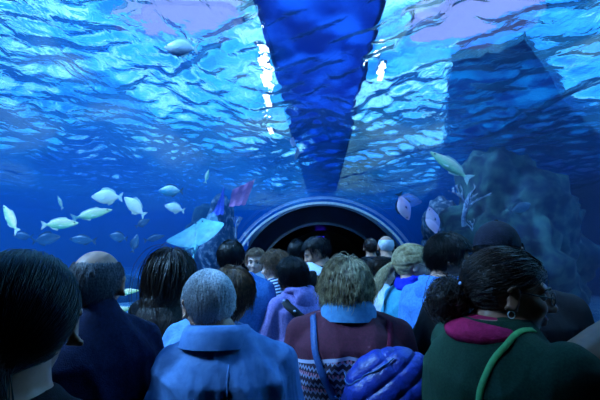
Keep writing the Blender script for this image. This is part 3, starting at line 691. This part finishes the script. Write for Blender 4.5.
P0 = {'silver': (.44, silver, fg), 'green': (.32, greenf, fg), 'slim': (.26, greenf, fg), 'dusk': (.46, dusk, fd), 'teal': (.44, tealf, fd), 'pink': (.5, pinkf, fd), 'pied': (.5, piebald, fg), 'slimdusk': (.3, dusk, fd)}
made = {}
def put(kind, px, py, Y, lpx, ang, label, depth=.15, group=None):
    if kind not in made: made[kind] = e = make_fish(label, *P0[kind])
    else:
        src = made[kind]; e = src.copy(); COL.objects.link(e)
        for c in src.children: k = c.copy(); COL.objects.link(k); k.parent = e
    e['label'] = label
    if group: e['group'] = group
    elif 'group' in e: del e['group']
    c = at(px, py, Y); L = lpx*(c-CAM).dot(Fv)/FPX; a = R(ang); x = Vector((math.cos(a), depth, math.sin(a))).normalized(); up = Vector((0, 0, 1)) if abs(x.z) < .9 else Vector((-1, 0, 0))
    if abs(ang) > 90 and abs(x.z) < .9: pass
    z = (up-x*up.dot(x)).normalized(); y = z.cross(x)
    e.matrix_world = Matrix(((x.x, y.x, z.x, c.x), (x.y, y.y, z.y, c.y), (x.z, y.z, z.z, c.z), (0, 0, 0, 1))) @ Matrix.Scale(L, 4); return e
put('pied', 180, 48, 5.0, 36, 172, 'white backed dark bellied fish high near the surface at the upper left')
put('green', 10, 218, 6.2, 34, 128, 'pale green fish at the left edge swimming steeply up')
put('green', 61, 224, 7.2, 34, 4, 'green gold fish above the bald man swimming to the right')
put('slim', 93, 214, 7.6, 38, 14, 'slender pale fish whose tail meets the green gold fish')
put('silver', 106, 197, 8.0, 34, 178, 'largest silver fish heading left under the surface')
put('silver', 134, 206, 8.2, 30, 142, 'silver fish right behind the largest silver one tilting downward')
put('teal', 170, 191, 9.2, 26, 178, 'teal fish highest in the group beside the rocks')
put('silver', 174, 208, 9.6, 22, 165, 'small silver fish directly below the teal fish')
put('slim', 60, 202, 10, 15, 120, 'tiny slender pale fish above the green gold fish')
put('slimdusk', 22, 236, 10, 24, 175, 'dusky blue fish low at the left above the sleek hair')
put('dusk', 47, 239, 9.5, 26, 10, 'darker dusky fish low between the two nearest heads')
put('slimdusk', 82, 240, 9.5, 30, 176, 'slim dusky fish just above the bald crown')
put('dusk', 118, 237, 10, 20, 170, 'round dusky fish right of the bald crown')
put('dusk', 135, 243, 10.5, 18, 80, 'dusky fish pointing upward left of the long haired woman')
put('dusk', 143, 223, 11, 15, 30, 'small dusky fish under the tilted silver fish')
put('slimdusk', 155, 238, 12, 20, 15, 'faint dusky fish over the long haired woman')
put('slim', 207, 176, 13, 14, 80, 'tiny pale fish hanging upright over the violet sea fan')
put('pink', 404, 207, 8.6, 28, -70, 'pinkish oval fish nose down beside the upper end of the arch')
put('pink', 433, 221, 8.6, 30, 100, 'pinkish oval fish nose up over the young dark haired man')
put('slim', 449, 165, 9.5, 46, 140, 'long lilac grey fish slanting upward by the bright surface')
put('dusk', 521, 208, 7.6, 24, 20, 'dark fish alone against the blue at the right')
put('slim', 128, 292, 7.0, 22, 8, 'pale fish seen low between the bald man and the long haired woman')
put('slim', 118, 311, 6.6, 28, 14, 'lowest pale fish between the bald man and the long haired woman')
# two little rays with raised white wings
def make_ray(label, m, tailm, name='ray'):
    e = empty(name, label=label, cat='ray'); nU, nV = 24, 14; v, f = [], []
    # disc: x nose forward, y wings; unit = wing span 1
    for s in (1, -1):
        for i in range(nU+1):
            yy = -1+2*i/nU; a = abs(yy); fr = .34*(1-a)**.75+.02-(.10*a); bk = -.30*(1-a)**.8-.10*a-.01
            for j in range(nV+1):
                t = j/nV; x = bk+(fr-bk)*t; z = s*.065*(1-a)**1.2*math.sin(math.pi*t)**.7*(1 if s > 0 else .5)+.16*a*a-.05*a; v.append(Vector((x, yy*.5, z)))
    N1 = (nU+1)*(nV+1)
    for i in range(nU):
        for j in range(nV): a = i*(nV+1)+j; q = (a, a+1, a+nV+2, a+nV+1); f.append(q[::-1]); f.append(tuple(k+N1 for k in q))
    pydata('body', v, f, m, e)
    tube('tail', smooth_path([(-.28, 0, 0), (-.45, .01, .0), (-.65, .03, -.03), (-.9, .02, .0)], 16), [.028-.0016*i for i in range(16)], tailm, e)
    fin_plate('dorsal_fin', [(-.38, .01), (-.44, .09), (-.5, .08), (-.48, .01)], tailm, e, .01)
    for s in (-1, 1):
        p = fin_plate('pelvic_fin', [(-.2, .0), (-.34, .02), (-.4, -.01), (-.3, -.03)], m, e, .01); p.rotation_euler = (s*1.3, 0, s*.25); p.location = (0, s*.07, 0)
        b = Shape().ell((.2, s*.06, .05), (.014, .012, .012)); pydata('eye', b.v, b.f, IRIS_, e)
    return e
tealray = mat('teal_ray_skin', '#5aa5b6', '#3c8494', rough=.55, scale=9, bump=.2); whiteray = mat('white_ray_skin', '#f2f6ff', '#cfdaf0', rough=.5)
r = make_ray('large pale turquoise ray gliding with spread wings above the long haired woman', tealray, tealray)
c = at(199, 233, 8.6); pp_ = R(46); xx = Vector((0, math.cos(pp_), math.sin(pp_))); zz = Vector((0, -math.sin(pp_), math.cos(pp_))); yy = Vector((-1, 0, 0))
r.matrix_world = Matrix.Translation(c) @ Matrix.Rotation(R(-15), 4, 'Y') @ Matrix.Rotation(R(-8), 4, 'Z') @ Matrix([(xx[i], yy[i], zz[i]) for i in range(3)]).to_4x4() @ Matrix.Scale(1.35, 4)
for i, (px, py, rz, l) in enumerate(((293, 143, 40, 'upper of two tiny white rays under the surface above the arch'), (297, 154, -120, 'lower of two tiny white rays under the surface above the arch'))):
    q = make_ray(l, whiteray, whiteray); q.location = at(px, py, 9.0); q.scale = (.32,)*3; q.rotation_euler = (R(65), R(20), R(rz))
# ================================================================== the crowd
def X(px, d): return ((px-322)/400*d, d)
def cloth(name, a, b=None, **k):
    k.setdefault('rough', .85); k.setdefault('scale', 90); k.setdefault('bump', .25); k.setdefault('spec', .12); k.setdefault('sheen', .0); return mat(name, a, b, **k)
navy = cloth('navy_knit', '#1a2444', '#121a33'); blackc = cloth('black_cotton', '#0e1015', '#08090d'); char = cloth('charcoal_wool', '#252a35', '#191d26')
poplin = cloth('pale_blue_poplin', '#5a84bb', '#4b74aa', scale=30, bump=.15, rough=.6); quiltm = cloth('pale_blue_quilt', '#7099cc', '#5a82b6', scale=25, bump=.6)
hoodb = cloth('light_blue_fleece', '#4a7fc0', '#3a6aa8'); lilac = cloth('lilac_fleece', '#8a7db6', '#6f649c'); aqua = cloth('aqua_shell', '#3f93b0', '#317f9c', scale=30, rough=.5)
whitec = cloth('white_cotton', '#c9cfe0', '#b4bbd0'); green = cloth('bottle_green_cotton', '#1c3828', '#142a1e', scale=200); royal = cloth('royal_blue_scarf', '#1d2fc0', '#1521a0', scale=40)
magenta = cloth('raspberry_vest', '#a81a4a', '#8f143d'); maroonc = cloth('plain_maroon', '#5d1330', '#4a0f26')
def pattern_mat(name, kind):
    m = mat(name, '#4c1029', '#3b0c20', rough=.9, scale=120, bump=.3); nt = m.node_tree; N, L = nt.nodes, nt.links
    b = N['Principled BSDF']; base = b.inputs['Base Color'].links[0].from_socket
    g = N.new('ShaderNodeTexCoord'); sp = N.new('ShaderNodeSeparateXYZ'); L.new(g.outputs['Object'], sp.inputs[0])
    def M(op, a, c=None, d=None):
        n = N.new('ShaderNodeMath'); n.operation = op
        for i, v in enumerate((a, c, d)):
            if v is None: continue
            if isinstance(v, (int, float)): n.inputs[i].default_value = v
            else: L.new(v, n.inputs[i])
        return n.outputs[0]
    x, y, z = sp.outputs
    def mixc(f, c1, c2):
        n = N.new('ShaderNodeMix'); n.data_type = 'RGBA'; L.new(f, n.inputs[0])
        for i, c in ((6, c1), (7, c2)):
            if isinstance(c, str): n.inputs[i].default_value = rgb(c)
            else: L.new(c, n.inputs[i])
        return n.outputs[2]
    if kind == 'fairisle':
        u = M('ADD', M('MULTIPLY', M('ABSOLUTE', x), 1.0), M('MULTIPLY', y, 1.2)); tri = M('PINGPONG', u, .011)
        rows = M('MODULO', M('ADD', z, tri), .026); zig = M('LESS_THAN', rows, .009)
        dots = M('MULTIPLY', M('GREATER_THAN', M('SINE', M('MULTIPLY', u, 420)), .1), M('LESS_THAN', M('MODULO', z, .052), .012))
        body = mixc(zig, '#241630', '#7d88a6'); body = mixc(dots, body, '#b56f86')
        r = M('ADD', z, M('MULTIPLY', M('ABSOLUTE', x), .16))
        yoke = M('GREATER_THAN', r, 1.325); edge = M('MULTIPLY', M('GREATER_THAN', r, 1.313), M('LESS_THAN', r, 1.325))
        sleeve = M('GREATER_THAN', M('ABSOLUTE', x), .225)
        col = mixc(yoke, body, base); col = mixc(edge, col, '#a2a4bd')
    else:
        s = M('LESS_THAN', M('MODULO', M('ADD', z, M('MULTIPLY', y, .35)), .026), .0125); col = mixc(s, '#16204a', '#c2cbe0')
    L.new(col, b.inputs['Base Color']); return m
fair = pattern_mat('patterned_sweater_knit', 'fairisle'); stripe = pattern_mat('striped_knit', 'stripe')
# A  foreground left
A = person('person with sleek dark hair pulled back close in the left foreground', X(9, .62), 1.70, yaw=R(20), head=(R(4), R(-4), 0), skin='mid', build=.95, topmat=blackc, topname='shirt', seed=11, voxel=.007, face=False,
    hair=dict(col='black', style='pull', n=5200, tie=(0, -.098, -.045), thick=.012, width=.00065, pony=dict(n=500, length=.22, spread=.016)))
# B
B = person('older man with bald crown and grey side hair in a dark navy sweater', X(97, 1.30), 1.70, yaw=R(48), head=(R(-36), R(-3), 0), skin='mid', build=.93, sink=.04, topmat=navy, topname='sweater', seed=12, voxel=.008, face=False, neckrise=.015,
    hair=dict(col='steelgrey', style='bald', n=2200, length=.035, thick=.001, width=.0007))
# C
Cc = person('woman with very long straight dark brown hair falling down her back', X(168, 2.2), 1.68, yaw=R(10), head=(R(5), R(-2), 0), skin='mid', build=.9, topmat=blackc, topname='shirt', seed=13,face=False,
    hair=dict(col='dark', style='long', n=3600, length=.86, thick=.028, width=.0015, curl=.004, drape=True, droop=1.35))
# D
D = person('elderly man with short grey hair in a wide pale blue jacket seen from behind', X(229, 1.33), 1.635, yaw=R(6), head=(R(32), R(-8), R(-4)), skin='mid', build=1.04, topmat=poplin, seed=14, voxel=.007, loose=.034, fold=.011, face=False, sink=.035, headoff=(-.072, .03), hem=.40,
    hair=dict(col='grey', style='short', n=5200, length=.045, thick=.002, width=.0007))
collar_mesh(D, poplin, r=.080, h=.034, flare=.014, tilt=.012, off=(-.03, .0, .006))
# back seam of the jacket
bt = BVHTree.FromPolygons([v.co.copy() for v in D['mesh'].vertices], [tuple(p.vertices) for p in D['mesh'].polygons])
pts = [bt.ray_cast(Vector((.02, -.6, z)), Vector((0, 1, 0)))[0] for z in np.linspace(.72, 1.37, 30)]
tube('back_seam', [p+V(0, -.0005, 0) for p in pts if p], .0022, poplin, D['top'], seg=6)
# E
E = person('person with brown hair in a pale blue quilted jacket half hidden behind the elderly man', X(212, 1.8), 1.61, yaw=R(-8), head=(R(-15), R(-8), R(6)), skin='fair', build=.98, topmat=quiltm, seed=15, loose=.03, face=False, headoff=(.10, 0),
    arms={-1: ((-.12, -.02, -.25), (.02, .2, -.08))}, hair=dict(col='brown', style='short', n=2600, length=.10, thick=.018, width=.0010))
# F
Fp = person('person with cropped black hair in a light blue fleece before the tunnel arch', X(242, 2.75), 1.745, yaw=R(-6), head=(R(8), R(-4), 0), skin='dark', build=1.0, topmat=hoodb, topname='fleece', seed=16, face=False, headoff=(-.08, 0), hem=.44, loose=.03,
    hair=dict(col='black', style='short', n=1600, length=.05, thick=.014, width=.0012))
# G
G = person('boy facing back with hand raised to his mouth in a white collared blue top', X(257, 3.6), 1.68, yaw=R(165), head=(R(14), R(-4), 0), skin='fair', build=.85, topmat=hoodb, topname='top', seed=17, voxel=.008,
    arms={1: ((.06, .05, -.24), (-.14, .17, .20)), -1: ((-.07, .03, -.25), (.12, .2, .12))}, hand_curl=.9,
    hair=dict(col='brown', style='short', n=1300, length=.06, thick=.02, width=.0014))
collar_mesh(G, whitec, r=.06, h=.03, flare=.03, tilt=-.01)
# H
Hp = person('person with curly chestnut hair in a navy and white striped sweater looking left', X(277, 3.2), 1.66, yaw=R(55), head=(R(22), R(-14), 0), skin='fair', build=.9, topmat=stripe, topname='sweater', seed=18, voxel=.009,
    arms={-1: ((-.10, .12, -.22), (.02, .22, .12)), 1: ((.06, .10, -.22), (-.06, .22, .10))},
    hair=dict(col='curlbrown', style='short', n=1500, length=.09, thick=.028, width=.0016, curl=.008))
# I
I = person('person with dark bobbed hair in a lilac hoodie with a studded strap across the back', X(297, 2.75), 1.63, yaw=R(40), head=(R(22), R(-12), 0), skin='fair', build=.98, topmat=lilac, topname='hoodie', seed=19, voxel=.008, loose=.03, fold=.006, sleeve=.55, headoff=(-.03, .02),
    arms={-1: ((-.06, .06, -.24), (.02, .17, .14)), 1: ((.05, .06, -.26), (-.12, .20, .10))},
    hair=dict(col='black', style='bob', n=2400, length=.15, thick=.012, width=.0013))
hood_mesh(I, lilac, s=.98)
# J
J = person('tall man with dark hair looking down in a black top with a pale collar', X(319, 3.3), 1.77, yaw=R(62), head=(R(32), R(-26), 0), skin='mid', build=1.05, topmat=blackc, topname='shirt', seed=20,
    hair=dict(col='black', style='short', n=1500, length=.05, thick=.02, width=.0014))
collar_mesh(J, whitec, r=.07, h=.035, flare=.035, tilt=-.03, open_front=.9)
K = person('person with dark hair in the shadow under the arch left of the tall man', X(297, 4.2), 1.76, yaw=R(-10), head=(0, 0, 0), skin='dark', topmat=char, topname='coat', seed=21, hair=dict(col='black', style='short', n=800, length=.07, thick=.02, width=.002))
T = person('person with reddish brown hair glimpsed beyond the woman with the backpack', X(338, 4.25), 1.60, yaw=R(5), skin='mid', topmat=char, topname='coat', seed=22, face=False, hair=dict(col='curlbrown', style='short', n=800, length=.10, thick=.03, width=.002, curl=.006))
# L
Lw = person('woman with a tousled ash blond bob in a maroon patterned sweater', X(347, 1.65), 1.65, yaw=R(-3), head=(R(6), R(-3), 0), skin='fair', build=1.12, topmat=fair, topname='sweater', seed=23, voxel=.007, loose=.026, face=False, headoff=(-.01, .03), sink=.055, fold=.004,
    hair=dict(col='ashen', style='bob', n=6000, length=.115, thick=.028, width=.0013, curl=.006, droop=1.0))
collar_mesh(Lw, mat('light_blue_collar', '#3f7ca8', '#346c96', rough=.8, scale=60), r=.074, h=.045, flare=.016, tilt=.012, name='collar')
# M
M1 = person('person with short dark hair in the distance beside the bald man', X(370, 5.0), 1.80, yaw=R(5), skin='dark', topmat=char, topname='coat', seed=24, face=False, hair=dict(col='dark', style='short', n=700, length=.03, thick=.008, width=.002))
M2 = person('man with a shaved bald head in the distance under the arch', X(385, 4.3), 1.815, yaw=R(4), skin='mid', topmat=char, topname='coat', seed=25, face=False, hair=dict(col='grey', style='bald', n=500, length=.012, thick=.004, width=.0012))
Nn_ = person('young woman with dark hair tied up in a white top turned to the right', X(379, 3.15), 1.62, yaw=R(-50), head=(R(-15), R(-12), 0), skin='fair', build=.85, topmat=whitec, topname='top', seed=26, voxel=.009,
    hair=dict(col='dark', style='pull', n=1300, tie=(0, -.105, .03), thick=.012, width=.0013, bun=((0, -.115, .035), (.03, .028, .03))))
N2 = person('person with black hair low between the bald man and the bob haired woman', X(366, 3.75), 1.60, yaw=R(15), skin='fair', build=.9, topmat=char, topname='coat', seed=27, face=False, hair=dict(col='black', style='short', n=800, length=.08, thick=.018, width=.0018))
# O
O = person('blond woman with a ponytail and glasses in a royal blue scarf and aqua jacket', X(408, 2.65), 1.70, yaw=R(-55), head=(R(-36), R(-10), 0), skin='fair', build=.92, topmat=aqua, seed=28, voxel=.008, loose=.03, fold=.006,
    hair=dict(col='blond', style='pull', n=3600, tie=(0, -.112, -.01), thick=.03, width=.0011, curl=.0, drape=True, pony=dict(n=700, length=.36, spread=.020, dirv=(-.3, -1, -.3))))
spectacles(O)
sc_ = Shape(); nbO = O['nb']
for j, (rz, rr) in enumerate(((.0, .098), (.028, .090), (.05, .082))):
    sc_.limb([nbO+Vector((rr*math.cos(t), .01+rr*math.sin(t), rz-.02+.012*math.sin(2*t+j))) for t in np.linspace(0, 2*math.pi, 22)], [.022]*22, nu=10)
link('scarf', sc_.melt('scarf', .008, 2, folds(.006, 5, 9, 0)), royal, O['root'])
# P
P_ = person('young man with thick dark hair and glasses in a pale blue hoodie', X(438, 2.2), 1.765, yaw=R(-45), head=(R(-55), R(-14), 0), skin='mid', build=1.02, topmat=hoodb, topname='hoodie', seed=29, voxel=.008, loose=.032, fold=.007, headoff=(.035, .02),
    hair=dict(col='black', style='short', n=3600, length=.075, thick=.022, width=.0011, curl=.003))
spectacles(P_); hood_mesh(P_, hoodb, s=1.05)
# Q
Q = person('man in a dark cap and black t-shirt behind the curly haired woman', X(492, 1.66), 1.80, yaw=R(-22), head=(R(-16), R(-4), 0), skin='dark', build=1.22, topmat=blackc, topname='tshirt', seed=30, voxel=.008, sleeve=.5, face=False, loose=.03,
    arms={-1: ((-.09, .0, -.24), (-.0, .10, -.24))}, hair=dict(col='black', style='short', n=1500, length=.02, thick=.005, width=.001))
HMq = Q['HM']; cp = Shape()
cp.ell((0, -.012, .035), (.085, .106, .098), nu=32, nv=20)
capm = cloth('cap_twill', '#141826', '#0d101b')
def capcut(co, no):
    q = co.copy(); m = q[:,2] < .028; q[m, 2] = .028; return q
cme = cp.melt('cap', .004, 1, capcut); cme.transform(HMq); cap = link('cap', cme, capm, Q['root'])
bq = Shape(); 
pk = [Vector((x, .08+.075*math.sqrt(max(0, 1-(x/.078)**2)), .045-.25*x*x/.078)) for x in np.linspace(-.078, .078, 14)]; pi_ = [Vector((x, .055, .048)) for x in np.linspace(-.078, .078, 14)]
pydata('peak', [HMq @ p for p in pk+pi_+[p+V(0, 0, -.004) for p in pk]+[p+V(0, 0, -.004) for p in pi_]], sum([[(i, i+1, 14+i+1, 14+i), (28+i, 42+i, 42+i+1, 28+i+1), (i, 28+i, 28+i+1, i+1)] for i in range(13)], []), capm, cap)
pydata('button', [HMq @ p for p in Shape().ell((0, -.012, .134), (.008, .008, .004)).v], Shape().ell((0, 0, 0), (1, 1, 1)).f, capm, cap)
# R
Rw = person('woman in profile wearing glasses and a dark green top, curly hair in a bun', X(487, 1.15), 1.70, yaw=R(-74), head=(R(-30), R(-6), R(0)), skin='dark', build=1.18, sink=.06, topmat=green, topname='tshirt', seed=31, voxel=.0065, sleeve=.06, loose=.022, fold=.0045, headoff=(0, .035), hem=.42,
    arms={1: ((.02, .26, .15), (-.08, .20, .10)), -1: ((-.03, .20, -.19), (.10, .24, .03))}, hand_curl=1.0,
    hair=dict(col='dark', style='pull', n=5200, tie=(0, -.112, -.012), thick=.014, width=.0009, curl=.005, bun=((0, -.15, -.035), (.054, .05, .056))))
spectacles(Rw)
v_ = Shape(); nb = Rw['nb']; v_.ell(nb+V(0, -.026, -.012), (.120, .104, .044)); link('vest', v_.melt('vest', .007, 2), magenta, Rw['root'])
HMr = Rw['HM']
er = [HMr @ (Vector((.082, -.004, -.042))+Vector((0, .008*math.cos(t), .009*math.sin(t)))) for t in np.linspace(0, 2*math.pi, 14, endpoint=False)]
tube('earring', er, .0012, steel, Rw['root'], closed=True, seg=6)
pydata('hair_clip', [HMr @ (Vector((.03, -.125, .015))+p) for p in Shape().ell((0, 0, 0), (.009, .005, .007)).v], Shape().ell((0, 0, 0), (1, 1, 1)).f, mat('clip_glass', '#c8d4f0', '#a9b8e0', rough=.1, spec=1), Rw['root'])
# ---------------------------------------------------------------- bags
limestrap = mat('lime_strap', '#4c9850', '#3f8644', rough=.7, scale=80); blackstrap = mat('black_strap', '#11131b', '#0b0c12', rough=.7, scale=80); stud = mat('pale_stud', '#d6dcea', '#bcc4d6', rough=.25, metal=.5)
def bag(rootname, cat, label, P, pts, w, m, bagc=None, bags=(.12, .05, .15), bagm=None):
    e = empty(rootname, P['root'].location, P['root'].rotation_euler.z, label=label, cat=cat)
    st, pp, nn = strap('strap', pts, [P['mesh']], w, m, e, lift=.003 if w < .03 else .009)
    if bagc:
        s = Shape(); s.ell(bagc, bags); s.ell(Vector(bagc)+V(0, 0, bags[2]*.2), (bags[0]*.95, bags[1]*.9, bags[2]*.85)); link('bag_body', s.melt('bag', .012, 3), bagm or m, e)
    return e, st, pp, nn
H_ = 1.70
rx = .0
bag('shoulder_bag', 'bag', 'bag slung on a lime green strap over the shoulder of the curly haired woman', Rw,
    [(.10, .02, 1.50), (.11, -.05, 1.48), (.12, -.12, 1.43), (.13, -.18, 1.34), (.14, -.19, 1.22), (.17, -.19, 1.10), (.20, -.18, .98)], .015, limestrap, (.27, -.17, .84), (.06, .13, .15), green)
e, st, pp, nn = bag('crossbody_bag', 'bag', 'dark bag worn on a wide studded strap across the lilac hoodie', I,
    [(-.14, .02, 1.34), (-.10, -.10, 1.30), (.0, -.17, 1.20), (.10, -.17, 1.09), (.19, -.10, .97)], .05, blackstrap, (.27, -.02, .84), (.06, .11, .12), blackstrap)
for i in range(4, 42, 7):
    q = Shape().ball(pp[i]+nn[i]*.004, .009, nu=10, nv=6); pydata('stud', q.v, q.f, stud, st)
# quilted backpack on L
bp = empty('backpack', Lw['root'].location, Lw['root'].rotation_euler.z, label='royal blue quilted backpack on the back of the woman in the maroon sweater', cat='backpack')
puff = mat('blue_puffer_nylon', '#182e8c', '#10216c', rough=.42, scale=30, spec=.5, bump=.3)
s = Shape(); s.ell((.14, -.245, 1.20), (.17, .10, .185), Matrix.Rotation(.35, 3, 'Y'), nu=30, nv=20).ell((.15, -.255, 1.10), (.16, .11, .16), nu=24, nv=16)
def quilt(co, no):
    u = co[:,0]*.78+co[:,2]*.62; w = -co[:,0]*.62+co[:,2]*.78
    q = np.abs(np.sin(w*math.pi/.052+.12*np.sin(u*14)))**.38; q2 = np.abs(np.sin(u*math.pi/.19+.3))**.25
    return co+no*(.013*q*q2-.009+.0015*np.sin(co[:,0]*90+co[:,2]*60)*q)[:,None]
bb = link('bag_body', s.melt('bag_body', .005, 2, quilt), puff, bp)
tealstrap = mat('blue_strap_webbing', '#244d84', '#1d4172', rough=.6, scale=120)
for g, pts in ((-1, [(-.135, .10, 1.34), (-.13, .03, 1.43), (-.125, -.07, 1.40), (-.115, -.13, 1.33), (-.09, -.16, 1.25), (-.05, -.17, 1.16)]), (1, [(.16, .10, 1.32), (.15, .02, 1.41), (.145, -.08, 1.38), (.13, -.13, 1.31), (.10, -.16, 1.24)])):
    strap('strap', pts, [Lw['mesh']], .026, tealstrap if g < 0 else maroonc, bp, lift=.003)
# drawstring cords
for pts in ([(-0.020, -.20, 1.28), (0.010, -.27, 1.27), (0.080, -.31, 1.32), (0.140, -.30, 1.36)], [(-0.100, -.19, 1.19), (-0.060, -.25, 1.22), (-0.010, -.27, 1.19), (-0.070, -.27, 1.14), (-0.120, -.22, 1.16)], [(-0.020, -.24, 1.21), (0.020, -.30, 1.17), (0.050, -.34, 1.12), (0.070, -.35, 1.06)]):
    cb = BVHTree.FromPolygons([v.co.copy() for v in bb.data.vertices], [tuple(p.vertices) for p in bb.data.polygons]); sp_ = []
    for p in smooth_path(pts, 24):
        h_ = cb.find_nearest(p); sp_.append(h_[0]+h_[1]*max(.004, min(.02, (p-h_[0]).dot(h_[1]))))
    tube('drawstring', sp_, .0028, tealstrap, bb, seg=6)
# phones in hands
def phone(P, side, label, tilt=0):
    w = P['AR'][side][1]; e_ = P['AR'][side][0]; d = (w-e_).normalized(); c = w+d*.11+V(0, 0, .035)
    Rm = Matrix.Translation(P['root'].location) @ Matrix.Rotation(P['root'].rotation_euler.z, 4, 'Z')
    c2 = Rm @ c; o = empty('phone', c2, P['root'].rotation_euler.z+tilt, label=label, cat='phone'); o.rotation_euler.x = R(-20)
    box('case', (-.038, -.004, -.075), (.038, .004, .075), mat('phone_case', '#16181d', '#0e1013', rough=.3), o, .003)
    box('screen', (-.034, -.0055, -.07), (.034, -.0041, .07), mat('phone_glass', '#0d1420', '#0a0f18', rough=.08, spec=.8), o)
    return o
phone(Rw, 1, 'phone held up by the curly haired woman at the right edge')
